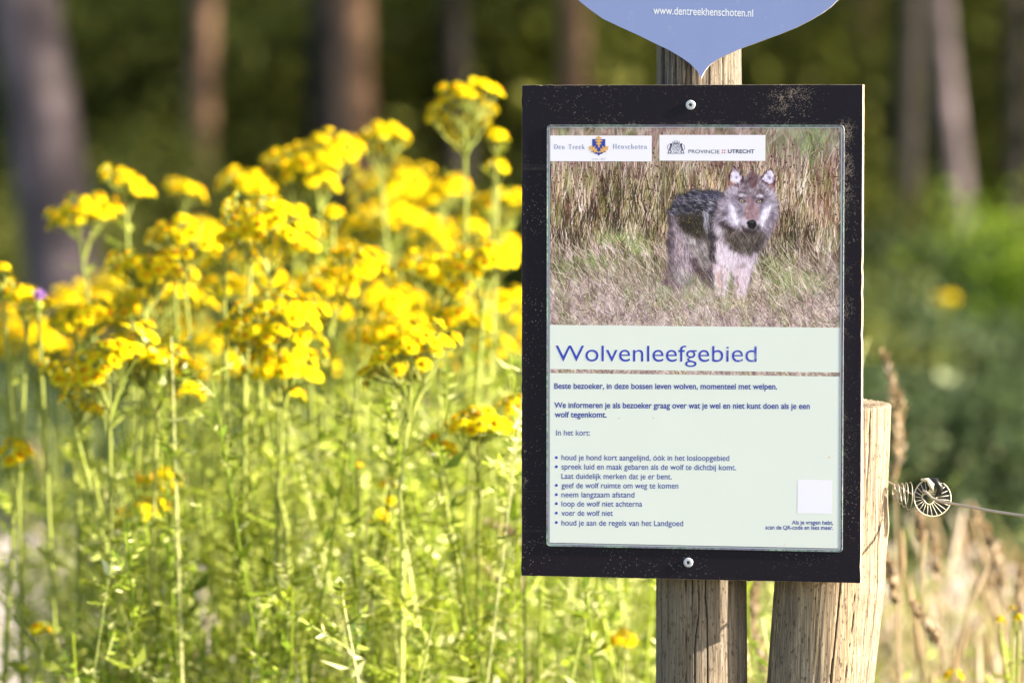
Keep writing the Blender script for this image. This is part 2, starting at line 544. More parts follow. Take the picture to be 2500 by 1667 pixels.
tree_px(1130, 0, 1110, 20.2, 60, M['bark_dark'], 'distant dark trunk behind the lone top flower', 2, 13)
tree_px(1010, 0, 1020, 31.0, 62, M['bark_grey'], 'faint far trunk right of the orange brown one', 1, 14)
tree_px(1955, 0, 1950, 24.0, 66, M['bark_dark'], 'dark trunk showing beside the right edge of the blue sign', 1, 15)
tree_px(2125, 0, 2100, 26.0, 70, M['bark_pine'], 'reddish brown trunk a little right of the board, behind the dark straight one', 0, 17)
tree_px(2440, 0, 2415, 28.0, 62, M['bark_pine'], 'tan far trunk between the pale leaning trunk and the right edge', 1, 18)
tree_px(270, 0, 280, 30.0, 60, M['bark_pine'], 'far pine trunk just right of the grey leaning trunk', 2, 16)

# trees of the wood to the right and behind: they shade the floor
wood_spots = []
r_ = random.Random(21)
for gx in np.arange(4.2, 26, 3.1):
    for gy in np.arange(13.0, 44, 3.6):
        wood_spots.append((gx + r_.uniform(-1, 1), gy + gx * -.12 + r_.uniform(-1, 1)))
for gx in np.arange(-12, 3, 3.6):
    for gy in (37, 42, 48): wood_spots.append((gx + r_.uniform(-1, 1), gy + r_.uniform(-1, 1)))
for i, (x, y) in enumerate(wood_spots):
    if i % 2 or (y < 17.5 and x > 3) or (y < 30 and i % 3 == 1): continue
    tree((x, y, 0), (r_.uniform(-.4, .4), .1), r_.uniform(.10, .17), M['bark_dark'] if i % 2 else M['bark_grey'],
         'unseen tree added to shade the upper part of the grey leaning trunk', i % 3, 100 + i, r_.uniform(8, 11.5), group='trees of the wood')

tree((6.8, 11.3, 0), (.1, .1), .15, M['bark_dark'], 'unseen tree added to shade the upper part of the grey leaning trunk', 1, 191, 10.4, group='trees of the wood')  # out of view, added so its crown shades the grey trunk's top
tree((7.6, 16.4, 0), (.1, .1), .11, M['bark_dark'], 'unseen tree added to shade the upper part of the grey leaning trunk', 1, 192, 7.6, group='trees of the wood', small=True, sc_=.8)  # out of view, added to break up the sun on the orange trunk
tree((9.5, 12.6, 0), (.1, .1), .11, M['bark_dark'], 'unseen tree added to shade the upper part of the grey leaning trunk', 0, 193, 8.2, group='trees of the wood', small=True, sc_=.8)

# ------------------------------------------------------------------ shrubs
def shrub_mesh(name, seed, n, R, H, L, mat, wr=.34):
    r = np.random.default_rng(seed)
    nc = 26
    a = r.uniform(0, 2 * np.pi, nc); rr = np.sqrt(r.uniform(0, 1, nc)) * R * .8
    C = np.stack([np.cos(a) * rr, np.sin(a) * rr, H * (.12 + .8 * r.uniform(0, 1, nc) * (1 - .5 * (rr / R) ** 2))], 1)
    k = r.integers(0, nc, n)
    P = C[k] + r.normal(size=(n, 3)) * [R * .17, R * .17, H * .10]
    P[:, 2] = np.abs(P[:, 2]) + .02
    V, Q = leaves(P, r.uniform(.6, 1.3, n) * L, wr, r=r)
    me = quad_mesh(name, V, Q, mat)
    mb = MB()
    for c in C[:14]:
        mb.tube([(0, 0, -.03), (c[0] * .4, c[1] * .4, c[2] * .5), tuple(c)], [.022, .013, .005], 5)
    return me, mb.mesh('branches', M['bark_dark'])
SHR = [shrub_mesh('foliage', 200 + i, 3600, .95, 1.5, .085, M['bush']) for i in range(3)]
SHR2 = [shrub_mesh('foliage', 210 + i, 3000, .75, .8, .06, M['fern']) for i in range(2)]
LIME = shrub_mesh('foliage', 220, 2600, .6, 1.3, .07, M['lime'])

def shrub(kind, loc, s, label, rz=0, group=None, name='shrub', cat='shrub'):
    root = empty(name, loc, rz)
    root.scale = (s, s, s)
    tag(root, label, cat, group)
    link('foliage', kind[0], root); link('branches', kind[1], root)
    return root

r_ = random.Random(5)
# wall of shrubs in the wood, seen between the trunks
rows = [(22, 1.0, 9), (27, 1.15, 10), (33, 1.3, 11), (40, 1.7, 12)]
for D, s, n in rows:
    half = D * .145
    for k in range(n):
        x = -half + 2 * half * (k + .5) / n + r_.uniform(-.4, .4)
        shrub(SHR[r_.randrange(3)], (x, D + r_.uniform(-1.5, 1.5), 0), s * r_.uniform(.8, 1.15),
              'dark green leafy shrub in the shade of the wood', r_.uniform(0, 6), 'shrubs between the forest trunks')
for k in range(9):
    D = 15.5 + r_.uniform(-1, 2.5)
    x = (-.13 + .20 * k / 8) * D
    shrub(SHR[k % 2], (x, D, 0), r_.uniform(.35, .55), 'low dark bush at the edge of the wood behind the flowers', r_.uniform(0, 6), 'low bushes behind the flowers')
spots_r = [(2130, 11.8, .85), (2260, 12.4, .95), (2400, 12.0, .8), (2050, 13.4, 1.0), (2330, 14.2, 1.1), (2480, 13.6, 1.1), (2190, 15.4, 1.2)]
for k, (px, D, s) in enumerate(spots_r):
    p = at(px, 900, D)
    shrub(SHR2[k % 2] if k % 3 else SHR[k % 2], (p.x, p.y, 0), s * (.62 if k % 3 else .36), 'blue green bush right of the board, beyond the wire', k * 1.3, 'blue green bushes right of the board')
for k, (px, D, s) in enumerate([(2120, 9.3, .55), (2230, 9.9, .6), (2330, 9.2, .5), (2420, 9.8, .6), (2520, 9.4, .6)]):
    p = at(px, 900, D)
    shrub(SHR2[k % 2], (p.x, p.y, 0), s, 'low blue green plant between the straw and the ferns, right of the posts', k * 1.7, 'low plants behind the straw')
p = at(2505, 650, 13.0)
shrub(LIME, (p.x, p.y, 0), .58, 'bright lime green sunlit bush at the right edge', 1.0)
p = at(2330, 600, 20.5)
shrub(LIME, (p.x, p.y, 0), .42, 'yellow green bush behind the ferns, in front of the pale leaning trunk', 2.2)

# ferns: arching fronds
def fern(loc, s, seed, label):
    r = random.Random(seed)
    root = empty('fern', loc); tag(root, label, 'fern', 'ferns right of the board'); root.scale = (s, s, s)
    for k in range(9):
        a = k * 2 * math.pi / 9 + r.uniform(-.3, .3)
        Lf = r.uniform(.7, 1.0)
        mb = MB(); pts = []
        for q in range(12):
            u = q / 11
            rr = Lf * u * .95; z = Lf * (1.0 * u - .72 * u * u) + .03
            pts.append(Vector((math.cos(a) * rr, math.sin(a) * rr, z)))
        mb.tube(pts, [.006 * (1 - .7 * q / 11) for q in range(12)], 4)
        side = Vector((-math.sin(a), math.cos(a), 0))
        for q in range(1, 44):
            u = .15 + .85 * q / 44
            rr = Lf * u * .95; z = Lf * (1.0 * u - .72 * u * u) + .03
            p = Vector((math.cos(a) * rr, math.sin(a) * rr, z))
            wl = .20 * Lf * math.sin(math.pi * (u * .9 + .08)) + .01
            fw = Vector((math.cos(a), math.sin(a), 0))
            for sg in (-1, 1):
                e = p + side * sg * wl + fw * wl * .3 + Vector((0, 0, -wl * .25))
                mb.add([p, (p + e) / 2 + fw * .011, e, (p + e) / 2 - fw * .011], [(0, 1, 2, 3)])
        mb.build('frond', M['fern'], root)
for k, (px, D, s) in enumerate([(2140, 11.0, .85), (2245, 11.4, .95), (2345, 12.2, .9), (2440, 11.2, .8), (2090, 12.2, .9)]):
    p = at(px, 900, D)
    fern((p.x, p.y, 0), s, 30 + k, ['green fern just right of the board, above the leaning post', 'green fern behind the black and cream wire insulator',
         'fern beneath the pale leaning trunk', 'fern near the right edge above the straw', 'fern half hidden by the right side of the board'][k])

# ------------------------------------------------------------------ ragwort
def head_template():
    """one flower head: dome of florets and a ring of drooping rays; returns V, Q, material index"""
    V, Q, mi = [], [], []
    R = .0052
    nd = 8
    rings = [(R, 0), (R * .75, .0028), (R * .2, .0040)]
    for (rr, z) in rings:
        for k in range(nd):
            a = 2 * math.pi * k / nd
            V.append((math.cos(a) * rr, math.sin(a) * rr, z))
    for j in range(2):
        for k in range(nd):
            Q.append((j * nd + k, j * nd + (k + 1) % nd, (j + 1) * nd + (k + 1) % nd, (j + 1) * nd + k)); mi.append(1)
    Q.append((16, 18, 20, 22)); mi.append(1)
    b = len(V)
    # green cup below
    for rr, z in ((R * .85, 0), (R * .5, -.006)):
        for k in range(nd):
            a = 2 * math.pi * k / nd
            V.append((math.cos(a) * rr, math.sin(a) * rr, z))
    for k in range(nd):
        Q.append((b + k, b + nd + k, b + nd + (k + 1) % nd, b + (k + 1) % nd)); mi.append(2)
    for k in range(12):
        a = 2 * math.pi * (k + .3) / 12; b = len(V)
        ca, sa = math.cos(a), math.sin(a)
        for rr, w_, z in ((R * .9, .0011, .0005), (.0085, .0018, .0006), (.0115, .0010, -.0012)):
            V.append((ca * rr - sa * w_, sa * rr + ca * w_, z)); V.append((ca * rr + sa * w_, sa * rr - ca * w_, z))
        Q.append((b, b + 1, b + 3, b + 2)); Q.append((b + 2, b + 3, b + 5, b + 4)); mi += [0, 0]
    return np.array(V), np.array(Q), np.array(mi)
HV, HQ, HM = head_template()

def leaf_template():
    """deeply cut leaf, length 1 along +x"""
    V, Q = [], []
    def quad(a, b, c, d):
        k = len(V); V.extend([a, b, c, d]); Q.append((k, k + 1, k + 2, k + 3))
    quad((0, -.02, 0), (.95, -.015, -.10), (.95, .015, -.10), (0, .02, 0))
    for i in range(6):
        x = .22 + i * .13; l = .20 * math.sin(math.pi * (.25 + i * .13)) + .05
        z = -.10 * x
        for s in (-1, 1):
            quad((x - .02, 0, z), (x + .02 + l * .2, s * l * .55, z + .03), (x + .05 + l * .4, s * l, z - .01), (x + .06, 0, z))
    quad((.85, -.05, -.09), (1.0, -.03, -.11), (1.05, 0, -.12), (.9, .06, -.09))
    return np.array(V), np.array(Q)
LV, LQ = leaf_template()

def frames(dirs, r):
    z = unit(dirs)
    h = r.normal(size=z.shape)
    x = unit(np.cross(z, h)); y = np.cross(z, x)
    return np.stack([x, y, z], 2)     # columns

def stamp(TV, TQ, P, B, S):
    """copies of a template: P origin, B 3x3 basis columns, S scale"""
    n = len(P); k = len(TV)
    V = np.einsum('nij,kj->nki', B, TV) * np.asarray(S).reshape(-1, 1, 1) + P[:, None, :]
    Q = (TQ[None] + (np.arange(n) * k)[:, None, None]).reshape(-1, 4)
    return V.reshape(-1, 3), Q

def merge(parts):
    Vs, Qs, k = [], [], 0
    for V, Q in parts:
        Vs.append(V); Qs.append(Q + k); k += len(V)
    return np.concatenate(Vs), np.concatenate(Qs)

def tube_np(pts, rad, n=5):
    mb = MB(); mb.tube(pts, rad, n, cap=False)
    return mb.V[0], np.array(mb.F)

def corymb(root, o, c, wid, r, leanv=None, dens=1.0, hs=.8):
    """flower cluster around world point c, width wid, on branch from point o; geometry local to root"""
    c = np.array(c) - o
    R = wid / 2 * 1.14
    n = max(3, int(dens * 1.0 * (R / (.0088 * hs)) ** 2))
    n = min(n, 130)
    P = []
    tries = 0
    while len(P) < n and tries < 4000:
        tries += 1
        a = r.uniform(0, 2 * math.pi); q = math.sqrt(r.uniform(0, 1)) * R
        x, y = math.cos(a) * q, math.sin(a) * q
        if all((x - p[0]) ** 2 + (y - p[1]) ** 2 > (.0140 * hs) ** 2 for p in P):
            P.append((x, y, R * .30 * (1 - (q / R) ** 2) + r.normal() * R * .13))
    P = np.array(P)
    tilt = r.normal(size=2) * .22
    P[:, 2] += P[:, 0] * tilt[0] + P[:, 1] * tilt[1]
    P -= [0, 0, R * .25]
    dirs = P * [1.3, 1.3, .3] / R + [0, 0, 1.0] + r.normal(size=P.shape) * .18
    B = frames(dirs, r)
    V, Q = stamp(HV, HQ, P + c, B, r.uniform(.9, 1.3, len(P)) * hs)
    mi = list(np.tile(HM, len(P)))
    parts = [(V, Q)]
    # pedicels meet below the cluster
    hub = c + [0, 0, -R * 1.15 - .02]
    subs = []
    k = max(2, len(P) // 6)
    for j in range(k):
        q = P[r.integers(len(P))] + c
        subs.append(hub + (q - hub) * .55 + [0, 0, -.004])
        t_ = tube_np([hub, hub + (subs[-1] - hub) * .5 + [0, 0, .004], subs[-1]], [.0019, .0016, .0014], 4)
        parts.append(t_); mi += [2] * len(t_[1])
    for q in P + c:
        s = min(subs, key=lambda s_: np.sum((s_ - q) ** 2))
        t_ = tube_np([s, (s + q) / 2 + [0, 0, -.002], q - [0, 0, .005]], [.0011, .0010, .0012], 3)
        parts.append(t_); mi += [2] * len(t_[1])
    V, Q = merge(parts)
    ob = link('flower_cluster', quad_mesh('flower_cluster', V, Q, [M['petal'], M['disc'], M['stem']], mi), root)
    return hub

GROUP = 'yellow ragwort plants'
def ragwort(cl, D, label, seed, base=None, leafy=1.0, dens=1.0, group=GROUP, hs=.8, low=.0):
    """cl: list of (dx, dy, width) in view pixels; D distance"""
    r = np.random.default_rng(seed)
    pts = []
    for q in cl:
        d = D + (q[3] if len(q) > 3 else r.uniform(-.08, .08))
        pts.append((np.array(D8(q[0], q[1], d)), q[2] * 1.063 / FPX * d))
    cx = np.mean([p[0] for p in pts], 0)
    b = np.array([cx[0] + r.normal() * .06 if base is None else base, cx[1] + r.normal() * .08, 0.0])
    root = empty('ragwort_plant', tuple(b))
    tag(root, label, 'flower', group)
    stems, lv = [], []
    LP, LD, LS = [], [], []
    fork = b + (cx - b) * (.58 if len(pts) > 1 else .8); fork[2] = cx[2] * (.55 if len(pts) > 1 else .75)
    mid = (b + fork) / 2 + r.normal(size=3) * [.015, .015, 0]
    main = [b - b, mid - b, fork - b]
    stems.append(tube_np(main, [.0045, .0040, .0034], 6))
    segs = [(main[0], main[1], 1.5), (main[1], main[2], 1.1)]
    for (c, wid) in pts:
        hub = corymb(root, b, c, wid, r, dens=dens, hs=hs)
        m1 = (fork - b + hub) / 2 + np.array([0, 0, -.02]) + r.normal(size=3) * .008
        stems.append(tube_np([fork - b, m1, hub], [.0030, .0026, .0022], 5))
        segs.append((fork - b, m1, .8)); segs.append((m1, hub, .55))
    # side shoots
    for k in range(int(5 * leafy)):
        s = r.uniform(.25, .95); p = main[0] + (main[2] - main[0]) * s
        e = p + np.array([r.normal() * .07, r.normal() * .07, r.uniform(.08, .2)])
        stems.append(tube_np([p, (p + e) / 2 + [0, 0, -.01], e], [.0022, .0018, .0010], 4))
        segs.append((p, e, .7))
    for a, e, s in segs:
        l = np.linalg.norm(e - a); n = max(1, int(l / .016 * leafy))
        u = r.uniform(0, 1, n)[:, None]
        LP.append(a + (e - a) * u)
        an = r.uniform(0, 2 * np.pi, n)
        LD.append(np.stack([np.cos(an), np.sin(an), r.uniform(.1, .9, n)], 1))
        LS.append(r.uniform(.035, .075, n) * s)
    LP = np.concatenate(LP); LD = unit(np.concatenate(LD)); LS = np.concatenate(LS)
    side = unit(np.cross(LD, [0, 0, 1.0]) + r.normal(size=LD.shape) * .2); nrm = np.cross(LD, side)
    B = np.stack([LD, side, nrm], 2)
    V, Q = stamp(LV, LQ, LP, B, LS)
    link('leaves', quad_mesh('leaves', V, Q, M['leaf']), root)
    V, Q = merge(stems)
    link('stem', quad_mesh('stem', V, Q, M['stem'], smooth=True), root)
    return root

PL = [
 # clusters (view px: x, y, width), distance, label
 ([(1068, 228, 150), (1140, 306, 40, .05), (1142, 374, 36, .02)], 5.5, 'tallest ragwort, its flat yellow head standing alone near the board\'s upper left corner'),
 ([(735, 330, 190)], 5.6, 'ragwort whose flat head crosses the foot of the sunlit orange trunk'),
 ([(875, 302, 120)], 5.9, 'ragwort with the small upper head right of the orange trunk'),
 ([(690, 375, 160), (570, 405, 130)], 5.7, 'ragwort with two upper heads just left of the orange trunk'),
 ([(290, 405, 100), (190, 472, 150)], 5.6, 'ragwort overlapping the grey leaning trunk, with a stepped pair of heads'),
 ([(422, 424, 80)], 5.9, 'small thin ragwort head between the grey trunk and the main mass'),
 ([(620, 480, 190), (515, 540, 45), (575, 500, 120)], 5.15, 'bright ragwort with a small orange bud cluster on a side stalk'),
 ([(422, 520, 150), (400, 575, 80)], 5.3, 'ragwort with a dense rounded head right of the grey trunk'),
 ([(905, 405, 190), (1010, 430, 120)], 6.1, 'dull gold ragwort head in the upper right of the mass'),
 ([(880, 490, 180), (960, 500, 150)], 6.0, 'broad dull gold ragwort below the upper right heads'),
 ([(1140, 450, 130), (1085, 520, 70)], 5.9, 'ragwort touching the upper left side of the board'),
 ([(765, 480, 34), (700, 560, 60)], 5.4, 'ragwort with a single narrow bud head on a bare stalk'),
 ([(330, 600, 150), (345, 660, 190)], 5.25, 'large bright ragwort in front of the grey trunk\'s right side'),
 ([(60, 665, 100), (5, 610, 50)], 5.2, 'ragwort at the left edge beside the purple thistle', .35),
 ([(185, 712, 130)], 5.15, 'ragwort head crossing the grey trunk low down'),
 ([(590, 600, 150), (520, 640, 110)], 5.7, 'half shaded ragwort in the middle of the mass'),
 ([(640, 700, 200), (560, 730, 110)], 5.1, 'broad bright ragwort head in the very middle of the mass'),
 ([(650, 780, 180)], 5.0, 'ragwort with knobbly bright head below the middle one'),
 ([(820, 590, 140), (760, 640, 110)], 5.3, 'ragwort with an upright orange tinted head left of the board'),
 ([(1000, 600, 150), (1110, 580, 140)], 5.3, 'ragwort with wide pale yellow head reaching the board\'s left side'),
 ([(880, 650, 160), (950, 690, 140)], 5.6, 'ragwort behind, filling between middle and board'),
 ([(900, 740, 160), (1060, 720, 130)], 5.3, 'ragwort with two spaced heads at mid height near the board'),
 ([(940, 800, 200)], 5.0, 'ragwort with the largest bright head left of the board\'s title'),
 ([(1140, 680, 130), (1130, 780, 100)], 5.7, 'ragwort behind the left edge of the board at mid height'),
 ([(250, 800, 190), (170, 850, 140), (360, 815, 150)], 5.05, 'ragwort with the longest golden head, low at the left'),
 ([(430, 890, 70), (200, 925, 80)], 5.2, 'ragwort with scattered small heads under the long golden one'),
 ([(600, 835, 90), (660, 900, 60)], 5.2, 'ragwort with small leftover heads under the knobbly one'),
 ([(30, 1028, 80)], 5.1, 'low ragwort head at the left edge', .3),
 ([(368, 1090, 90), (330, 1158, 100)], 5.2, 'low ragwort with two flat heads in the green growth'),
 ([(1100, 955, 140), (1015, 1022, 80), (1180, 920, 70)], 5.0, 'orange yellow ragwort low down, next to the board\'s left edge'),
 ([(1425, 1462, 70)], 5.15, 'ragwort head under the board, left of the round post'),
 ([(825, 1072, 26), (885, 1110, 30), (900, 1150, 26), (870, 1185, 30)], 5.05, 'thin plant with four single yellow heads among the leaves'),
 ([(95, 1440, 45)], 5.05, 'tiny ragwort head in the bottom left leaves', .4),
 ([(460, 655, 100), (700, 640, 90)], 5.9, 'shaded ragwort behind the rounded heads'),
 ([(780, 700, 120), (830, 760, 80)], 5.7, 'shaded ragwort behind the largest bright head'),
 ([(480, 760, 90)], 5.8, 'shaded small head between the long and knobbly heads'),
]
for k, q in enumerate(PL):
    ragwort(q[0], q[1], q[2], 500 + k, leafy=q[3] if len(q) > 3 else 1.0)
# more of the same plants, mostly leaves, deeper in the bed
for k in range(36):
    x = 10 + 1170 * (k + .5) / 36
    D = 6.1 + .6 * rnd.random()
    ragwort([(x + rnd.uniform(-20, 20), 470 + 260 * rnd.random() + (130 if x < 480 else 0), rnd.uniform(90, 150)), (x + rnd.uniform(-50, 50), 700 + 120 * rnd.random(), rnd.uniform(50, 90))], D,
            'ragwort deep in the flower bed, mostly hidden by brighter ones', 700 + k, group='ragworts at the back of the bed')
# right of the board: one far head, small bud stalks at the bottom right
ragwort([(2170, 680, 56)], 10.2, 'lone ragwort head among the ferns right of the board', 801, leafy=.1, hs=.6, dens=.7)
ragwort([(2325, 1395, 15), (2300, 1420, 14), (2340, 1415, 14)], 5.0, 'slender stalks with orange buds in the straw, bottom right', 802, leafy=.5, hs=.4)
ragwort([(2190, 1545, 34)], 5.0, 'small yellow head at the very bottom, right of the posts', 803, leafy=.6, hs=.65)

# thistle at the left edge
def thistle():
    p = np.array(D8(88, 690, 5.15)); b = Vector((p[0] + .02, p[1], 0))
    root = empty('thistle', b); tag(root, 'thistle with a small purple flower at the left edge', 'thistle')
    h = Vector(p) - b
    mb = MB(); mb.tube([(0, 0, 0), h * .5 + Vector((.01, 0, 0)), h - Vector((0, 0, .01))], [.004, .003, .002], 6); mb.build('stem', M['stem'], root)
    mb = MB(); mb.tube([h - Vector((0, 0, .014)), h - Vector((0, 0, .008)), h], [.002, .006, .0045], 8); mb.build('bulb', M['leaf'], root)
    P = np.tile(np.array(h), (60, 1)) + rng.normal(size=(60, 3)) * .001
    V, Q = leaves(P, .014, .08, axis=np.array([0, 0, 2.2]), spread=.7)
    link('purple_flower', quad_mesh('purple_flower', V, Q, M['purple']), root)
thistle()

# ------------------------------------------------------------------ undergrowth among and below the flowers
def undergrowth():
    r = np.random.default_rng(77)
    parts = []; P = []; Dr = []; S = []
    n = 1250
    stems = []
    for k in range(n):
        y = r.uniform(4.85, 7.4)
        x = r.uniform(-.155 * y, .13 * y)
        right = x > .045 * y
        if x > .075 * y and r.uniform() < .82: continue
        # the bed thins out at the lower left, where the path shows
        if x < -.108 * y or (x < -.10 * y and r.uniform() < .6): continue
        thin = x < -.02 * y and y > 5.3
        if thin and r.uniform() < .55: continue
        h = r.uniform(.35, .92 if y < 6 else .75) * (.55 if right else 1) * (.8 if x < -.09 * y else 1)
        if thin: h *= .72
        if right: h = (1.28 - .118 * y) * r.uniform(.4, .9)
        lean = r.normal(size=2) * .10
        b = np.array([x, y, 0]); e = np.array([x + lean[0], y + lean[1], h])
        stems.append(tube_np([b, (b + e) / 2 + r.normal(size=3) * .02, e], [.0025, .002, .001], 3))
        m = int(h / (.0125 if y < 5.9 else .02))
        u = r.uniform(.1, 1, m)[:, None]
        P.append(b + (e - b) * u); an = r.uniform(0, 2 * np.pi, m)
        Dr.append(np.stack([np.cos(an), np.sin(an), r.uniform(-.1, 1.0, m)], 1)); S.append(r.uniform(.022, .065, m))
    P = np.concatenate(P); Dr = unit(np.concatenate(Dr)); S = np.concatenate(S)
    side = unit(np.cross(Dr, [0, 0, 1.0]) + r.normal(size=Dr.shape) * .3); nrm = np.cross(Dr, side)
    # light leaf: terminal and three pairs of lobes
    idx = [0, 1, 2, 5, 6, 9, 10, 13]
    LQ2 = np.arange(len(idx) * 4).reshape(-1, 4); LV2 = np.concatenate([LV[i * 4:i * 4 + 4] for i in idx])
    B = np.stack([Dr, side, nrm], 2)
    br = r.uniform(size=len(P)) < .5
    V1, Q1 = stamp(LV2, LQ2, P[~br], B[~br], S[~br])
    SV = np.array([(0, 0, 0), (.4, .21, .05), (1, 0, -.12), (.4, -.21, .05)]); SQ = np.array([(0, 3, 2, 1)])
    V2, Q2 = stamp(SV, SQ, P[br], B[br], S[br] * r.uniform(.3, .68, br.sum()))
    V, Q = merge([(V1, Q1), (V2, Q2)] + stems)
    o = link('undergrowth', quad_mesh('undergrowth', V, Q, M['weed']))
    tag(o, 'dense leafy green growth among and below the yellow flowers', kind='stuff')
undergrowth()

def blades(name, n, xr, yr, hr, mat, seed, wid=.003, lean=.25, label=''):
    r = np.random.default_rng(seed)
    y = r.uniform(yr[0], yr[1], n); x = r.uniform(xr[0], xr[1], n) * y
    h = r.uniform(hr[0], hr[1], n)
    if name == 'dry_grass': h = (1.22 - .118 * y) * r.uniform(.4, .95, n)
    d = r.normal(size=(n, 2)) * lean * h[:, None]
    ns = 5; V = []
    sd = unit(np.stack([r.normal(size=n), r.normal(size=n) * .5, np.zeros(n)], 1))
    for k in range(ns):
        u = k / (ns - 1)
        c = np.stack([x + d[:, 0] * u ** 2, y + d[:, 1] * u ** 2, h * u * (1 - .12 * u * u)], 1)
        wv = (wid * (1 - u) ** .7 + .0006)
        V.append(c - sd * wv); V.append(c + sd * wv)
    V = np.stack(V, 1).reshape(-1, 3)
    q = np.array([(2 * k, 2 * k + 1, 2 * k + 3, 2 * k + 2) for k in range(ns - 1)])
    Q = (q[None] + (np.arange(n) * 2 * ns)[:, None, None]).reshape(-1, 4)
    o = link(name, quad_mesh(name, V, Q, mat)); tag(o, label, kind='stuff')
    return o
blades('grass', 1900, (-.104, .078), (4.9, 7.6), (.25, .62), M['straw_green'], 31, .0028, .3, 'green and yellowing grass between the flowers and posts')
blades('green_blades', 700, (.075, .135), (4.9, 7.6), (.2, .5), M['straw_green'], 36, .0022, .3, 'a few green grass blades among the dry straw')
blades('dry_grass', 2500, (.07, .135), (5.0, 8.4), (.22, .50), M['straw'], 32, .0016, .20, 'dry straw coloured grass right of the posts')
blades('grass', 5000, (-.14, .14), (10.6, 14.5), (.12, .35), M['fern'], 33, .005, .3, 'short grass on the far side of the path')

def fluff():
    """pale seed heads and straw ears scattered in the dry grass"""
    r = np.random.default_rng(8); parts = []
    for k in range(140):
        y = r.uniform(5.2, 8.0); x = r.uniform(.082, .135) * y
        if k % 6 == 0: x = r.uniform(-.11, .08) * y
        h = (1.22 - .118 * y) * r.uniform(.55, 1.02) if k % 6 else r.uniform(.28, .54); ln = r.normal(size=2) * .08
        b = np.array([x, y, 0.]); e = np.array([x + ln[0], y + ln[1], h])
        parts.append(tube_np([b, (b * .4 + e * .6) + [0, 0, .03], e], [.0016, .0014, .001], 3))
        up = unit(np.array([[ln[0] * 2, ln[1] * 2, h]]))[0]
        L = r.uniform(.05, .11)
        parts.append(tube_np([e - up * .01, e + up * L * .35, e + up * L * .75, e + up * L], [.0015, .0045, .0032, .0008], 6))
    V, Q = merge(parts)
    o = link('straw_ears', quad_mesh('straw_ears', V, Q, M['straw'])); tag(o, 'dry grass stalks carrying straw coloured ears', kind='stuff')
    P = np.stack([r.uniform(.085, .13, 90), np.zeros(90), np.zeros(90)], 1); y = r.uniform(6.0, 8.5, 90)
    P[:36, 0] = r.uniform(-.10, -.01, 36); y[:36] = r.uniform(5.1, 6.6, 36)
    P = np.stack([P[:, 0] * y, y, (1.22 - .118 * y) * r.uniform(.6, 1.0, 90)], 1)
    C = np.repeat(P, 34, 0) + r.normal(size=(90 * 34, 3)) * .002
    V, Q = leaves(C, .016, .12, r=r)
    st = [tube_np([(p[0], p[1], 0), p], [.0015, .001], 3) for p in P]
    V, Q = merge([(V, Q)] + st)
    o = link('seed_heads', quad_mesh('seed_heads', V, Q, M['seed'])); tag(o, 'pale fluffy seed heads standing in the grass on both sides of the posts', kind='stuff')
fluff()

def stalk(px0, py0, px1, py1, D, wpx, label, seed, mat='straw', bend=0.0):
    """one big dry grass stalk with a long ear; ear runs from (px1,py1) down to (px0,py0)"""
    r = random.Random(seed)
    a = at(px0, py0, D); e = at(px1, py1, D)
    base = Vector((a.x + (a.x - e.x) * .5, a.y + .05, 0))
    root = empty('grass_stalk', base); tag(root, label, 'grass stalk', 'tall dry grass stalks')
    A = a - base; Ee = e - base
    mb = MB(); mb.tube([(0, 0, 0), A * .5 + Vector((.01, 0, 0)), A], [.0022, .002, .0016], 5); mb.build('stem', M[mat], root)
    n = 240; V = []
    ear = []
    P = []; W = wpx / 2 / FPX * D
    for k in range(n):
        u = r.random()
        c = A.lerp(Ee, u) + Vector((bend * math.sin(u * math.pi), 0, 0))
        rr = W * math.sin(math.pi * (.12 + .8 * u)) * r.random() * .8
        an = r.uniform(0, 6.28)
        P.append((c.x + math.cos(an) * rr, c.y + math.sin(an) * rr, c.z))
    d = np.array((Ee - A).normalized())
    V, Q = leaves(np.array(P), .013, .16, axis=d * 2.2, spread=.6, r=np.random.default_rng(seed))
    link('ear', quad_mesh('ear', V, Q, M[mat]), root)
stalk(2185, 1180, 2157, 868, 5.45, 46, 'broad blurred tan stalk rising behind the leaning post', 1, bend=.012)
stalk(2250, 1330, 2245, 1262, 5.3, 26, 'short straw ear directly below the wire insulator', 2)
stalk(2290, 1430, 2280, 1315, 5.5, 28, 'upright straw ear to the right below the insulator', 3)
stalk(2450, 1440, 2372, 1240, 5.6, 30, 'straw ear bent to the left under the wire', 4, bend=.008)
stalk(2405, 1440, 2440, 1340, 5.9, 26, 'straw ear crossing the bent one', 5)
stalk(2190, 1480, 2168, 1365, 5.2, 24, 'straw stalk close to the right side of the leaning post', 6)
stalk(2300, 1580, 2235, 1480, 5.1, 26, 'straw ear leaning left near the bottom right', 7)
stalk(1830, 1560, 1845, 1430, 5.3, 22, 'straw stalk seen between the two posts', 8)
stalk(1870, 1640, 1838, 1530, 5.2, 16, 'thin straw blade between the two posts, lower down', 9)
stalk(1270, 1320, 1205, 1280, 5.2, 20, 'small arched straw ear left of the board', 10, bend=.006)
stalk(1235, 1440, 1165, 1365, 5.3, 18, 'straw ear lying below the arched one', 11)
stalk(2480, 1560, 2490, 1400, 5.5, 24, 'straw ear at the right edge', 12)

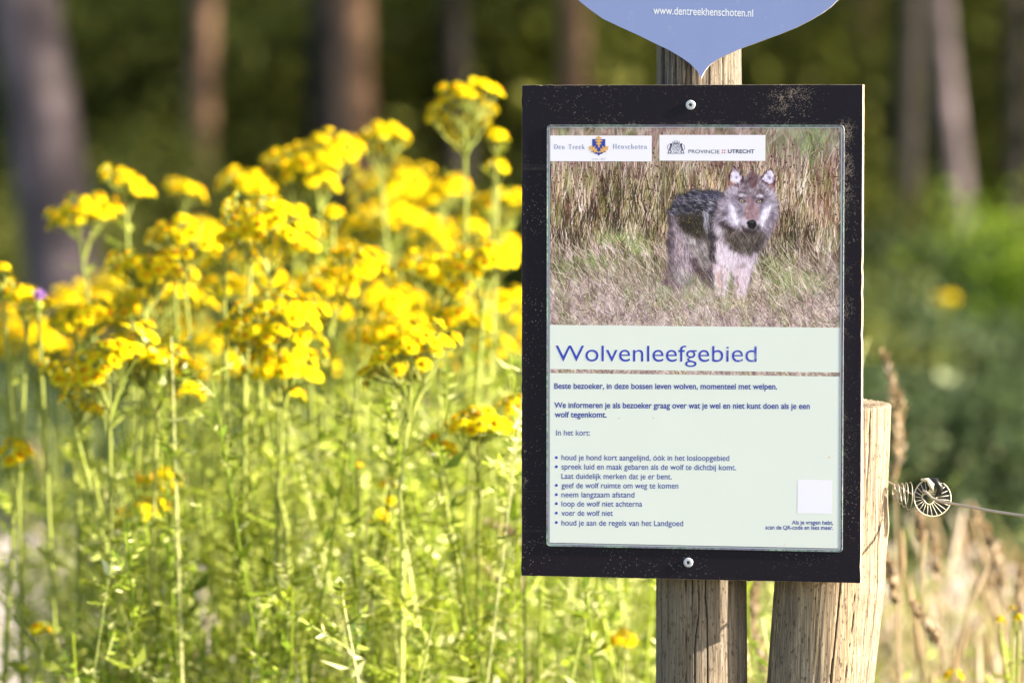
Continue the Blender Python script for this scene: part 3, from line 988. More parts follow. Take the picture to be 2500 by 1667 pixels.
# ------------------------------------------------------------------ the board: pose measured from its four corners
def rot_board():
    yv, xv, zv = 0.20083701, 0.04927677, 0.01064757
    cy, sy, cx, sx, cz, sz = math.cos(yv), math.sin(yv), math.cos(xv), math.sin(xv), math.cos(zv), math.sin(zv)
    Ry = np.array([[cy, 0, sy], [0, 1, 0], [-sy, 0, cy]]); Rx = np.array([[1, 0, 0], [0, cx, -sx], [0, sx, cx]]); Rz = np.array([[cz, -sz, 0], [sz, cz, 0], [0, 0, 1]])
    return Ry @ Rx @ Rz
BR = rot_board()
def cam2w(v):
    return Rv * float(v[0]) - Uv * float(v[1]) + Fv * float(v[2])
bx = cam2w(BR[:, 0]); by = -cam2w(BR[:, 1]); bz = bx.cross(by)
bc = CAM + cam2w((0.18246517, -0.00881615, 4.36766859))
BW, BH, BT = .352, .50644, .014
MBD = Matrix((( bx.x, by.x, bz.x, bc.x), (bx.y, by.y, bz.y, bc.y), (bx.z, by.z, bz.z, bc.z), (0, 0, 0, 1)))

def on(px, py, z=0.0):
    """point of the board plane (local z) seen at photo pixel px, py -> local u, v"""
    d = ray(px, py)
    p0 = bc + bz * z
    t_ = (p0 - CAM).dot(bz) / d.dot(bz)
    q = CAM + d * t_ - bc
    return q.dot(bx), q.dot(by)
def on_w(px, py, z):
    u, v = on(px, py, z)
    return bc + bx * u + by * v + bz * z

board = empty('notice_board', mat=MBD @ Matrix.Translation((0, -BH / 2, 0)))
tag(board, 'black dusty notice board screwed to the round post, carrying the laminated poster', 'notice board')
off = Vector((0, BH / 2, 0))
mb = MB()
hw, hh, bv = BW / 2, BH / 2, .0007
def rr_outline(x0, x1, y0, y1, rad, n=5):
    o_ = []
    for (cx, cy, a0) in ((x1 - rad, y1 - rad, 0), (x0 + rad, y1 - rad, 90), (x0 + rad, y0 + rad, 180), (x1 - rad, y0 + rad, 270)):
        for k in range(n + 1):
            a = math.radians(a0 + 90 * k / n)
            o_.append((cx + rad * math.cos(a), cy + rad * math.sin(a)))
    return o_
# front sheet in black, core and edges in wood; edges slightly chipped
r_ = random.Random(3)
def jag(p, q, n):
    out = []
    for k in range(n):
        s = k / n
        j = r_.uniform(-.00012, .00012) if k else 0
        if k and r_.random() < .05: j += r_.choice((-1, .6)) * .0006
        x = p[0] + (q[0] - p[0]) * s; y = p[1] + (q[1] - p[1]) * s
        if p[0] == q[0]: x += j
        else: y += j
        out.append((x, y))
    return out
ol = jag((-hw, -hh), (hw, -hh), 120) + jag((hw, -hh), (hw, hh), 60) + jag((hw, hh), (-hw, hh), 120) + jag((-hw, hh), (-hw, -hh), 60)
mb.prism([(x * (1 - .0016), y * (1 - .0012)) for x, y in ol], -.0006, 0, 0, 0)
mb.prism(ol, -BT, -.0006, 1, 1)
bo = mb.build('panel', [M['board'], M['board_edge']], board); bo.location = off

def screw(px, py):
    u, v = on(px, py)
    mb = MB(); n = 28
    prof = [(.0050, .0), (.0050, .0005), (.0043, .0012), (.0028, .0013)]
    V = []; F = []
    for rr, z in prof:
        for k in range(n):
            a = 2 * math.pi * k / n; V.append((math.cos(a) * rr, math.sin(a) * rr, z))
    # star shaped recess
    for z, f in ((.0013, 1), (.0004, .9)):
        for k in range(n):
            a = 2 * math.pi * k / n
            rr = (.0019 + .00045 * math.cos(6 * a)) * f
            V.append((math.cos(a) * rr, math.sin(a) * rr, z))
    for j in range(5):
        for k in range(n):
            F.append((j * n + k, j * n + (k + 1) % n, (j + 1) * n + (k + 1) % n, (j + 1) * n + k))
    mb.add(V, F, 0); mb.add([V[5 * n + k] for k in range(n)], [tuple(range(n))], 1)
    s = mb.build('screw', [M['steel'], M['steel_dark']], board)
    s.location = Vector((u, v, .0001)) + off
    return s
screw(1685.9, 256.7)
screw(1680.4, 1372.5)

# ------------------------------------------------------------------ the laminated poster
poster = empty('laminated_poster', mat=MBD @ Matrix.Translation((0, -.2, 0)))
tag(poster, 'laminated wolf warning poster with picture above pale green text area, on the black board', 'poster')
poff = Vector((0, .2, 0))
def pp(o, z=0):
    o.location = poff + Vector((0, 0, z)); return o
# outer laminate with rounded corners
(lx0, ly1), (lx1, _) = on(1332, 306), on(2061, 306)
ly1 = (on(1332, 309)[1] + on(2057, 302)[1]) / 2
ly0 = (on(1338, 1337.5)[1] + on(2061, 1343)[1]) / 2
lx0 = (on(1331.6, 320)[0] + on(1337.5, 1320)[0]) / 2; lx1 = (on(2057.5, 320)[0] + on(2061.5, 1330)[0]) / 2
px0 = (on(1339, 330)[0] + on(1346, 1310)[0]) / 2; px1 = (on(2050, 400)[0] + on(2052, 1320)[0]) / 2
py1 = (on(1339, 314.7)[1] + on(2049, 309)[1]) / 2
py0 = (on(1346, 1328)[1] + on(2051, 1333.5)[1]) / 2
def ring(mbx, o1, z1, o2, z2, m):
    n = len(o1)
    v = [(x, y, z1) for x, y in o1] + [(x, y, z2) for x, y in o2]
    mbx.add(v, [(k, (k + 1) % n, n + (k + 1) % n, n + k) for k in range(n)], m)
def inset(d, rad):
    return rr_outline(lx0 + d, lx1 - d, ly0 + d, ly1 - d, max(rad, .0004), 6)
mb = MB()
steps = [(0, .004, .0001, 0), (0, .004, .0009, 1), (.0005, .0036, .0013, 0), (.0011, .0030, .0010, 0), (.0020, .0022, .0008, 0), (.0034, .0012, .0008, 1), (.0038, .0010, .0011, 0)]
for a, b_ in zip(steps[:-1], steps[1:]):
    ring(mb, inset(a[0], a[1]), a[2], inset(b_[0], b_[1]), b_[2], b_[3])
pp(mb.build('laminate_rim', [M['rim'], M['rim_light']], poster, smooth=False))
mb = MB(); mb.prism([(lx0 + .001, ly0 + .001), (lx1 - .001, ly0 + .001), (lx1 - .001, ly1 - .001), (lx0 + .001, ly1 - .001)], .0002, .0006)
pp(mb.build('backing_sheet', M['rim'], poster))

ZP = .0010
def rect(name, x0, x1, y0, y1, z, mat, par=poster):
    mb = MB(); mb.add([(x0, y0, z), (x1, y0, z), (x1, y1, z), (x0, y1, z)], [(0, 1, 2, 3)])
    return pp(mb.build(name, mat, par))
vp = lambda px, py: on(px, py)[1]
up_ = lambda px, py: on(px, py)[0]
pic_b = (vp(1343, 796.3) + vp(2049, 796.3)) / 2
st_t = (vp(1343, 904) + vp(2049, 905.5)) / 2; st_b = (vp(1343, 913.5) + vp(2049, 915.5)) / 2
rect('text_sheet', px0, px1, py0, st_b, ZP, M['paper'])
rect('title_sheet', px0, px1, st_t, pic_b, ZP, M['paper'])

# ---- the printed photograph: painted stroke by stroke into a generated picture
IW, IH = 1420, 974         # two samples per photo pixel
def paint():
    r = np.random.default_rng(99)
    yy, xx = np.mgrid[0:IH, 0:IW].astype(np.float32)
    def vnoise(fx, fy, seed):
        q = np.random.default_rng(seed).uniform(0, 1, (int(fy) + 2, int(fx) + 2))
        gx = xx / IW * fx; gy = yy / IH * fy
        ix = gx.astype(int); iy = gy.astype(int); tx = gx - ix; ty = gy - iy
        tx = tx * tx * (3 - 2 * tx); ty = ty * ty * (3 - 2 * ty)
        return (q[iy, ix] * (1 - tx) + q[iy, ix + 1] * tx) * (1 - ty) + (q[iy + 1, ix] * (1 - tx) + q[iy + 1, ix + 1] * tx) * ty
    img = np.zeros((IH, IW, 3), np.float32)
    n1 = vnoise(22, 7, 1)[..., None]; n2 = vnoise(48, 22, 2)[..., None]; n3 = vnoise(150, 30, 3)[..., None]
    v = (yy / IH)[..., None]
    top = np.array([150, 136, 128.]); mid = np.array([108, 92, 74.]); low = np.array([160, 144, 144.])
    base = np.where(v < .45, top + (mid - top) * (v / .45), mid + (low - mid) * ((v - .45) / .55))
    grn = np.array([112, 116, 78.])
    img[:] = base + (grn - base) * np.clip(n1 * 2.2 - 1.2, 0, .7)
    img += (n2 - .5) * 70 + (n3 - .5) * 44
    P0 = (1339, 311)
    def X(px, py): return (px - P0[0]) * 2, (py - P0[1]) * 2
    def stroke(x0, y0, x1, y1, w, col, al=1.0, taper=True, bend=0.0):
        pad = w + 2 + abs(bend)
        a, b_, c, d = int(max(0, min(x0, x1) - pad)), int(min(IW, max(x0, x1) + pad + 1)), int(max(0, min(y0, y1) - pad)), int(min(IH, max(y0, y1) + pad + 1))
        if a >= b_ or c >= d: return
        X_ = xx[c:d, a:b_]; Y_ = yy[c:d, a:b_]
        dx, dy = x1 - x0, y1 - y0; L2 = dx * dx + dy * dy + 1e-6
        t_ = np.clip(((X_ - x0) * dx + (Y_ - y0) * dy) / L2, 0, 1)
        off_ = bend * np.sin(t_ * math.pi) / math.sqrt(L2)
        ds = np.hypot(X_ - (x0 + t_ * dx - dy * off_), Y_ - (y0 + t_ * dy + dx * off_))
        ww = w * .5 * ((1 - t_ * .75) if taper else 1)
        al_ = (np.clip(ww - ds + .6, 0, 1) * al)[..., None]
        img[c:d, a:b_] = img[c:d, a:b_] * (1 - al_) + np.asarray(col, np.float32) * al_
    def inpoly(poly, px, py):
        poly = np.asarray(poly, float); x, y = px, py; res = np.zeros(np.shape(x), bool); j = len(poly) - 1
        for i in range(len(poly)):
            xi, yi = poly[i]; xj, yj = poly[j]
            if yi != yj:
                res ^= ((yi > y) != (yj > y)) & (x < (xj - xi) * (y - yi) / (yj - yi) + xi)
            j = i
        return res
    def jit(c, s): return np.clip(np.asarray(c, float) + r.normal() * s + r.normal(size=3) * s * .25, 0, 255)
    def grass_cols(y):
        u = y / IH; k = r.uniform()
        if u < .25: pal = [(142, 92, 98), (188, 164, 156), (120, 118, 86), (88, 50, 58), (206, 184, 186), (150, 126, 120)]
        elif u < .6: pal = [(208, 184, 160), (148, 122, 96), (84, 62, 48), (48, 38, 30), (190, 164, 132), (110, 112, 62), (228, 210, 198), (118, 88, 74), (132, 130, 76)]
        else: pal = [(196, 170, 174), (166, 144, 144), (220, 202, 196), (126, 100, 98), (140, 142, 92), (230, 216, 214), (84, 68, 62), (154, 150, 110)]
        return pal[r.integers(len(pal))]
    # dark hollows
    for (cx, cy, rx, ry, col, a_) in [(1430, 520, 80, 40, (70, 52, 44), .5), (1500, 560, 90, 50, (70, 74, 44), .5), (1390, 590, 60, 40, (66, 52, 38), .5),
                                    (1930, 600, 70, 50, (76, 64, 42), .6), (1880, 640, 40, 30, (60, 54, 36), .6), (1600, 640, 60, 60, (88, 92, 54), .5), (1440, 650, 90, 30, (120, 134, 84), .5),
                                    (1950, 690, 80, 30, (128, 144, 90), .6), (1650, 720, 80, 30, (110, 124, 92), .55), (1900, 350, 60, 50, (124, 130, 100), .6), (1980, 340, 60, 40, (110, 126, 96), .6), (1760, 330, 150, 30, (118, 90, 86), .3)]:
        x, y = X(cx, cy)
        g = np.exp(-(((xx - x) / (rx * 2)) ** 2 + ((yy - y) / (ry * 2)) ** 2))[..., None] * a_
        img[:] = img * (1 - g) + np.array(col, np.float32) * g
    def field(n, y0, y1, lmin, lmax, ang, asd, w0, w1, al=.8, xr=(0, IW), cf=None, sd=14):
        for k in range(n):
            x = r.uniform(*xr); y = r.uniform(y0, y1); L = r.uniform(lmin, lmax); an = math.radians(r.normal(ang, asd))
            c = jit((cf or grass_cols)(y), sd)
            stroke(x, y, x + math.sin(an) * L, y - math.cos(an) * L, r.uniform(w0, w1), c, al * r.uniform(.5, 1), bend=r.normal() * 6)
    field(420, 0, 200, 30, 90, 8, 22, 5, 13, .45)
    field(1500, 130, 660, 50, 150, 0, 9, 3, 6.5, .75)
    for k in range(130):      # tufts: strands that share a foot and fan out
        x = r.uniform(0, IW); y = r.uniform(300, 640); c0 = grass_cols(y); a0 = r.normal(0, 8)
        for q in range(14):
            an = math.radians(a0 + r.normal() * 7); L = r.uniform(70, 200)
            xs_ = x + r.normal() * 12
            stroke(xs_, y + r.normal() * 8, xs_ + math.sin(an) * L, y - math.cos(an) * L, r.uniform(2, 4.2), jit(c0, 20), .85, bend=r.normal() * 4)
    field(1500, 160, 640, 40, 150, 3, 10, 1.8, 4, .9)
    field(260, 150, 480, 30, 80, 5, 10, 3, 6, .8, cf=lambda y: (88, 50, 56))
    field(500, 180, 600, 60, 170, 4, 9, 1.6, 3, .95, cf=lambda y: (232, 208, 200))
    for (cx, cy, rx, ry) in [(1420, 540, 60, 30), (1500, 520, 60, 40), (1385, 600, 30, 30), (1560, 500, 30, 40), (1900, 560, 50, 30), (1960, 590, 50, 30), (1880, 620, 40, 16), (1590, 580, 20, 50)]:
        x0_, y0_ = X(cx, cy)
        for k in range(70):
            x = r.normal(x0_, rx * 1.4); y = r.normal(y0_, ry * 1.4); L = r.uniform(30, 90); an = math.radians(r.normal(3, 12))
            stroke(x, y, x + math.sin(an) * L, y - math.cos(an) * L, r.uniform(2.5, 6), jit([(54, 42, 34), (70, 66, 40), (40, 30, 28)][r.integers(3)], 8), .7)
    for k in range(520):   # rush seed knots
        x = r.uniform(0, IW); y = 80 + 420 * r.beta(1.4, 2); an = r.uniform(0, 6.3)
        c = jit((70, 40, 42), 12); d_ = r.uniform(2, 5); stroke(x, y, x + math.cos(an) * d_, y + math.sin(an) * d_, r.uniform(3, 6.5), c, .85, False)
    for (cx, cy, rx, ry) in [(1440, 645, 70, 22), (1560, 610, 50, 24), (1930, 690, 80, 30), (1890, 650, 40, 24), (1640, 745, 80, 22), (1980, 350, 50, 60), (1510, 590, 60, 14), (1780, 750, 70, 14)]:
        x0_, y0_ = X(cx, cy)
        for k in range(90):
            x = r.normal(x0_, rx); y = r.normal(y0_, ry); an = math.radians(r.normal(10, 30)); L = r.uniform(14, 60)
            stroke(x, y, x + math.sin(an) * L, y - math.cos(an) * L, r.uniform(2, 6), jit([(150, 168, 96), (126, 146, 92), (104, 124, 66), (170, 178, 120)][r.integers(4)], 12), .6)
    field(1900, 560, IH + 70, 40, 140, -36, 20, 1.6, 4, .85)
    field(900, 600, IH + 50, 40, 130, -30, 16, 1.6, 3.4, .85, cf=lambda y: [(238, 216, 214), (216, 186, 186), (226, 200, 176)][r.integers(3)])
    field(700, 640, IH + 40, 30, 100, 38, 20, 1.6, 3, .75)
    field(300, 660, IH + 40, 30, 90, -30, 30, 2, 5, .7, cf=lambda y: (84, 62, 62))
    field(150, 640, IH, 20, 60, 10, 40, 2, 4, .6, cf=lambda y: (132, 150, 104))
    for k in range(3200):
        x = r.uniform(0, IW); y = IH - 260 * r.beta(1, 1.8); c = jit([(148, 124, 130), (204, 184, 184), (108, 86, 84), (176, 154, 152)][r.integers(4)], 20)
        stroke(x, y, x + r.normal() * 8, y + r.normal() * 8, r.uniform(1.8, 4.2), c, .7)
    # ---------------- wolf
    S = 4.127
    wob1 = vnoise(120, 82, 21); wob2 = vnoise(120, 82, 22)
    def W(p): return [X(1580 + a / S, 380 + b_ / S) for a, b_ in p]
    def fill(poly, col, al=1.0, soft=6):
        poly = W(poly); pa = np.array(poly)
        a, b_, c, d = int(max(0, pa[:, 0].min() - 24)), int(pa[:, 0].max() + 24), int(max(0, pa[:, 1].min() - 24)), int(min(IH, pa[:, 1].max() + 24))
        m_ = inpoly(poly, xx[c:d, a:b_] + (wob1[c:d, a:b_] - .5) * soft * 4, yy[c:d, a:b_] + (wob2[c:d, a:b_] - .5) * soft * 4).astype(np.float32)
        for _ in range(2):
            for ax in (0, 1):
                k = int(soft); q = np.pad(m_, [(k + 1, k) if ax == 0 else (0, 0), (k + 1, k) if ax == 1 else (0, 0)], mode='edge')
                cs = np.cumsum(q, axis=ax)
                m_ = (cs[2 * k + 1:] - cs[:-2 * k - 1]) / (2 * k + 1) if ax == 0 else (cs[:, 2 * k + 1:] - cs[:, :-2 * k - 1]) / (2 * k + 1)
        m_ = (m_ * al)[..., None]
        img[c:d, a:b_] = img[c:d, a:b_] * (1 - m_) + np.array(col, np.float32) * m_
    def fur(poly, cols, n, L, ang, asd=14, w=(1.1, 2.3), al=.75, sd=13, out=0):
        pw = W(poly); pa = np.array(pw); lo, hi = pa.min(0), pa.max(0)
        xs_, ys_ = r.uniform(lo[0], hi[0], n * 6), r.uniform(lo[1], hi[1], n * 6)
        ok = inpoly(pw, xs_ , ys_); xs_, ys_ = xs_[ok][:n], ys_[ok][:n]
        for x, y in zip(xs_, ys_):
            x += r.normal() * out; y += r.normal() * out
            a0 = ang(x, y) if callable(ang) else ang
            # neighbouring hairs lie together: direction and tone follow slow noise
            iy, ix = int(np.clip(y, 0, IH - 1)), int(np.clip(x, 0, IW - 1))
            an = math.radians(r.normal(a0, asd * .5) + (wob1[iy, ix] - .5) * asd * 3); l = r.uniform(.5, 1.3) * L
            c = np.array(cols[min(len(cols) - 1, int(np.clip(wob2[iy, ix] * .6 + r.uniform(0, .4), 0, .999) * len(cols)))], float)
            stroke(x, y, x + math.sin(an) * l, y - math.cos(an) * l, r.uniform(*w), jit(c, sd), al * r.uniform(.5, 1), bend=r.normal() * 1.5)
    C = X(1580 + 1045 / S, 380 + 640 / S)
    # tail
    tail = [(190, 1180), (270, 1200), (330, 1330), (310, 1420), (250, 1400), (190, 1330), (170, 1260)]
    fill(tail, (92, 64, 84), .8, 9); fur(tail, [(70, 44, 66), (120, 88, 110), (158, 126, 146), (84, 58, 76)], 260, 22, 170, 30, out=6)
    body = [(760, 375), (600, 355), (450, 358), (330, 405), (255, 475), (218, 600), (203, 750), (205, 900), (218, 1080), (240, 1230), (290, 1310), (350, 1330), (430, 1310), (455, 1240), (470, 1150), (560, 1230), (640, 1310), (700, 1360), (790, 1380), (812, 1290), (845, 1190), (880, 1310), (905, 1400), (1000, 1390), (1025, 1290), (1045, 1130), (1110, 1000), (1160, 860), (1250, 700)]
    fill(body, (88, 77, 84), 1, 5)
    fur(body, [(78, 68, 74), (112, 100, 108), (140, 126, 136), (96, 84, 90)], 2600, 20, 168, 16, out=4)
    haunch = [(225, 620), (330, 620), (370, 760), (470, 900), (500, 1050), (450, 1250), (350, 1320), (260, 1240), (210, 900)]
    fill(haunch, (118, 104, 112), .6, 10)
    fur(haunch, [(76, 65, 72), (112, 97, 106), (150, 133, 144), (200, 184, 196), (90, 77, 84)], 1500, 24, 168, 14, out=5)
    fur([(290, 720), (360, 720), (440, 900), (430, 1200), (330, 1300), (300, 1000)], [(180, 162, 174), (214, 198, 208), (140, 123, 134)], 320, 30, 170, 12, out=8)
    fill([(205, 560), (250, 560), (232, 800), (215, 1000), (240, 1220), (215, 1180), (198, 900)], (52, 44, 52), .6, 9)
    fill([(430, 1040), (520, 990), (660, 1180), (590, 1300), (480, 1180)], (66, 50, 56), .85, 10)
    fur([(430, 1040), (520, 990), (660, 1180), (590, 1300), (480, 1180)], [(48, 36, 42), (90, 72, 78), (120, 100, 106)], 300, 20, 165, 18, out=5)
    saddle = [(330, 400), (450, 350), (600, 348), (765, 368), (740, 480), (700, 600), (600, 640), (480, 600), (330, 610), (228, 600), (225, 540), (255, 470)]
    fill(saddle, (40, 38, 52), .92, 8)
    fur(saddle, [(24, 20, 26), (40, 36, 44), (22, 20, 26), (92, 88, 102), (50, 46, 56), (150, 144, 158), (206, 200, 214), (60, 56, 66)], 2600, 22, 112, 18, out=7)
    fur([(480, 370), (740, 370), (720, 470), (520, 440)], [(60, 60, 86), (104, 104, 130), (30, 28, 40)], 160, 18, 105, 14)
    olive = [(310, 600), (600, 600), (640, 720), (620, 880), (550, 840), (430, 800), (350, 770)]
    fill(olive, (48, 42, 34), .9, 11); fur(olive, [(36, 32, 26), (56, 50, 40), (86, 78, 68), (118, 108, 102)], 700, 20, 168, 12, al=.55, out=8)
    fur([(560, 540), (612, 540), (640, 820), (612, 880), (568, 700)], [(120, 116, 128), (176, 172, 188), (84, 78, 84)], 330, 26, 178, 12, out=4)
    flank = [(345, 790), (540, 850), (640, 900), (655, 1130), (540, 1120), (470, 1000), (400, 880)]
    fill(flank, (108, 97, 98), .75, 12); fur(flank, [(80, 70, 72), (120, 109, 111), (160, 149, 152), (212, 203, 208)], 1000, 28, 158, 12, out=9)
    dk = [(630, 640), (720, 620), (715, 760), (690, 900), (670, 1060), (625, 980), (612, 800)]
    fill(dk, (50, 42, 44), .8, 9); fur(dk, [(36, 30, 34), (62, 54, 60), (104, 94, 104)], 500, 24, 176, 12, out=6)
    neck = [(700, 520), (760, 400), (900, 330), (1200, 330), (1290, 420), (1305, 560), (1275, 690), (1225, 800), (1160, 900), (1090, 990), (960, 1010), (830, 950), (740, 840), (690, 760), (650, 690)]
    fill(neck, (128, 116, 128), .9, 7)
    rad = lambda x, y: math.degrees(math.atan2(x - C[0], -(y - C[1] + 60)))
    fur(neck, [(84, 74, 82), (116, 104, 114), (156, 144, 158), (196, 186, 202), (100, 88, 98)], 2600, 24, rad, 14, out=8)
    fur([(660, 680), (760, 700), (800, 840), (740, 820), (690, 760)], [(168, 154, 166), (200, 188, 200)], 200, 30, 205, 12, out=6)
    bib = [(770, 650), (850, 730), (960, 760), (1060, 775), (1180, 750), (1170, 860), (1110, 950), (1020, 1005), (910, 985), (830, 930), (780, 800)]
    fill(bib, (62, 54, 50), .85, 12); fur(bib, [(40, 34, 32), (64, 56, 52), (96, 86, 80), (132, 120, 114), (166, 152, 148)], 1500, 20, 190, 16, al=.6, out=9)
    fill([(735, 640), (800, 680), (860, 740), (800, 760), (750, 700)], (44, 36, 38), .75, 8)
    fill([(820, 900), (900, 960), (990, 1000), (960, 1030), (860, 980)], (44, 36, 36), .7, 8); fill([(1090, 900), (1160, 860), (1120, 960), (1040, 1010)], (48, 40, 44), .7, 8)
    chest = [(700, 850), (790, 900), (880, 990), (1010, 1020), (1090, 980), (1110, 1000), (1050, 1120), (1020, 1190), (850, 1160), (740, 1120), (690, 1000)]
    fill(chest, (196, 178, 192), .9, 10); fur(chest, [(160, 142, 156), (196, 180, 194), (226, 214, 226), (242, 234, 242)], 1300, 28, 178, 12, out=9)
    fill([(860, 1090), (1000, 1100), (960, 1160), (880, 1150)], (120, 100, 98), .6, 8)
    for leg in ([(660, 1080), (760, 1110), (745, 1380), (675, 1360)], [(740, 1110), (845, 1150), (812, 1290), (800, 1390), (755, 1380)], [(860, 1150), (1035, 1130), (1018, 1290), (990, 1410), (900, 1415), (878, 1300)]):
        fill(leg, (196, 174, 188), .9, 5); fur(leg, [(164, 140, 154), (204, 184, 196), (232, 216, 226), (180, 156, 160)], 420, 26, 180, 6, out=4)
    fill([(742, 1150), (756, 1150), (762, 1380), (745, 1380)], (120, 96, 108), .5, 3)
    fill([(700, 1180), (730, 1180), (732, 1370), (706, 1360)], (176, 128, 100), .5, 5)
    fill([(905, 1200), (922, 1200), (912, 1360), (896, 1360)], (120, 80, 84), .75, 3)
    fill([(830, 1160), (862, 1170), (880, 1330), (850, 1360), (815, 1330)], (96, 104, 74), .6, 5)
    fill([(560, 1230), (650, 1130), (668, 1360), (600, 1330)], (84, 72, 80), .7, 7)
    # head
    head = [(830, 330), (900, 290), (955, 235), (1040, 170), (1140, 215), (1210, 320), (1270, 400), (1298, 480), (1290, 600), (1240, 690), (1150, 735), (1090, 740), (1010, 745), (900, 730), (800, 690), (720, 600), (730, 480), (770, 400)]
    fill(head, (140, 128, 142), .85, 6)
    fur(head, [(86, 76, 88), (116, 104, 118), (156, 144, 160), (192, 182, 200), (214, 206, 222)], 3200, 15, rad, 16, out=5)
    fore = [(880, 320), (960, 240), (1040, 165), (1130, 215), (1200, 310), (1220, 400), (1130, 440), (1060, 420), (960, 430), (880, 400)]
    fill(fore, (96, 82, 92), .7, 10); fur(fore, [(52, 42, 50), (84, 70, 78), (122, 106, 112), (160, 144, 152), (192, 180, 188)], 1600, 9, rad, 30, w=(1.2, 2.6), out=5)
    fur([(1000, 200), (1060, 160), (1110, 220), (1080, 330), (1020, 330)], [(86, 54, 56), (120, 84, 84), (60, 40, 46)], 260, 10, 0, 24)
    # ears
    for ear, inner in (([(810, 300), (818, 190), (868, 100), (918, 145), (962, 215), (960, 280), (900, 320)], [(832, 265), (836, 190), (870, 122), (908, 160), (948, 220), (932, 270), (870, 290)]),
                       ([(1135, 225), (1165, 165), (1238, 125), (1284, 190), (1286, 290), (1266, 365), (1200, 320)], [(1150, 232), (1180, 180), (1232, 146), (1268, 200), (1264, 268), (1215, 280)])):
        fill(ear, (66, 38, 46), .95, 2); fill(inner, (206, 196, 218), 1, 3)
        fur(inner, [(150, 134, 160), (196, 184, 206), (236, 228, 244), (250, 246, 252)], 200, 15, 10, 20)
        cx, cy = np.mean([p[0] for p in inner]), np.mean([p[1] for p in inner])
        fill([(cx - 4, cy - 24), (cx + 18, cy - 8), (cx + 10, cy + 24), (cx - 10, cy + 16)], (92, 74, 100), .7, 3)
    fill([(808, 250), (860, 262), (880, 318), (812, 335)], (190, 142, 122), .65, 6); fill([(1228, 280), (1274, 286), (1264, 362), (1222, 340)], (190, 134, 118), .7, 6)
    fur([(840, 300), (960, 270), (900, 400), (790, 400)], [(150, 138, 152), (196, 184, 200), (104, 92, 102)], 300, 18, 330, 14, out=6); fur([(1150, 270), (1240, 330), (1290, 420), (1200, 400)], [(150, 138, 152), (196, 184, 200), (110, 98, 110)], 260, 18, 40, 14, out=6)
    # cheeks and muzzle
    for ch in ([(812, 500), (850, 480), (890, 560), (925, 660), (880, 690), (830, 620)], [(1190, 520), (1232, 505), (1215, 590), (1160, 680), (1115, 690), (1140, 590)]):
        fill(ch, (214, 206, 224), .7, 9); fur(ch, [(180, 170, 188), (222, 214, 232), (248, 244, 252)], 320, 20, 165 if ch[0][0] < 1000 else 195, 14, out=6)
    fill([(735, 560), (800, 575), (830, 545), (805, 605), (740, 612)], (62, 50, 58), .7, 6); fill([(1235, 590), (1275, 550), (1270, 640), (1240, 640)], (76, 62, 74), .6, 6)
    fill([(930, 640), (1000, 600), (1110, 600), (1150, 640), (1110, 720), (1040, 735), (965, 710)], (198, 186, 200), .8, 6)
    mz = [(1000, 430), (1045, 410), (1092, 440), (1104, 560), (1108, 640), (1050, 655), (1000, 640), (985, 560)]
    fill(mz, (134, 108, 118), .85, 8); fur(mz, [(104, 82, 92), (136, 110, 120), (160, 130, 136), (184, 156, 160)], 700, 9, 180, 12, out=4)
    fur([(975, 430), (1000, 430), (1005, 620), (980, 600)], [(196, 156, 116), (168, 124, 100), (214, 184, 150)], 80, 10, 180, 12, out=3)
    fur([(1088, 470), (1102, 460), (1112, 560), (1100, 620)], [(176, 126, 110), (150, 104, 98)], 60, 10, 180, 12, out=2)
    fill([(930, 650), (955, 705), (1005, 735), (1050, 742), (1100, 728), (1135, 665), (1118, 750), (1040, 790), (955, 750)], (54, 44, 42), .8, 5)
    fill([(1000, 668), (1022, 648), (1075, 648), (1098, 668), (1095, 710), (1070, 735), (1030, 735), (1004, 708)], (26, 22, 26), 1, 2)
    fill([(1020, 662), (1064, 656), (1070, 668), (1030, 672)], (112, 104, 112), .8, 2); fill([(1040, 695), (1056, 695), (1052, 722), (1044, 722)], (84, 74, 70), .6, 2)
    # eyes
    for ex, ey, s in ((950, 448, 1), (1124, 456, -1)):
        e_ = lambda pts_: [(ex + s * px_, ey + py_) for px_, py_ in pts_]
        fill(e_([(-50, -18), (-10, -24), (26, -2), (40, 24), (16, 24), (-16, 10)]), (40, 30, 38), .85, 3)
        fill(e_([(-20, -7), (-2, -11), (14, 0), (18, 11), (0, 11), (-14, 4)]), (214, 196, 160), 1, 1)
        fill(e_([(-6, -6), (4, -6), (5, 4), (-4, 5)]), (20, 14, 16), 1, 1)
        fur(e_([(-60, -50), (0, -60), (34, -36), (0, -34)]), [(180, 170, 184), (210, 200, 214)], 90, 12, 20 * s, 14)
        fill(e_([(10, 20), (40, 30), (30, 110), (14, 80)]), (170, 160, 176), .6, 5)
        fill(e_([(-70, 0), (-30, 10), (-10, 70), (10, 170), (-20, 150), (-40, 80)]), (92, 84, 104), .5, 7)
    # grass in front of the wolf
    def front(n, y0, y1, xr): field(n, y0, y1, 60, 170, -34, 22, 1.6, 3, .75, xr)
    front(50, 760, IH, (480, 960)); field(360, 800, 890, 20, 70, -10, 34, 1.6, 3, .8, (480, 960)); field(120, 740, 840, 30, 80, 12, 26, 1.5, 3, .7, (520, 900), cf=lambda y: (140, 156, 110))
    field(45, 640, 900, 80, 190, -36, 6, 1.5, 2.4, .75, (480, 1000), cf=lambda y: (214, 194, 190))
    for q in (((0, 620), (520, 1010)), ((700, 780), (960, 970)), ((130, 400), (190, 1100)), ((920, 700), (1130, 960)), ((310, 900), (480, 1330))):
        (a0, b0), (a1, b1) = W(q); stroke(a0, b0, a1, b1, 2.2, (196, 168, 162), .75, bend=8)
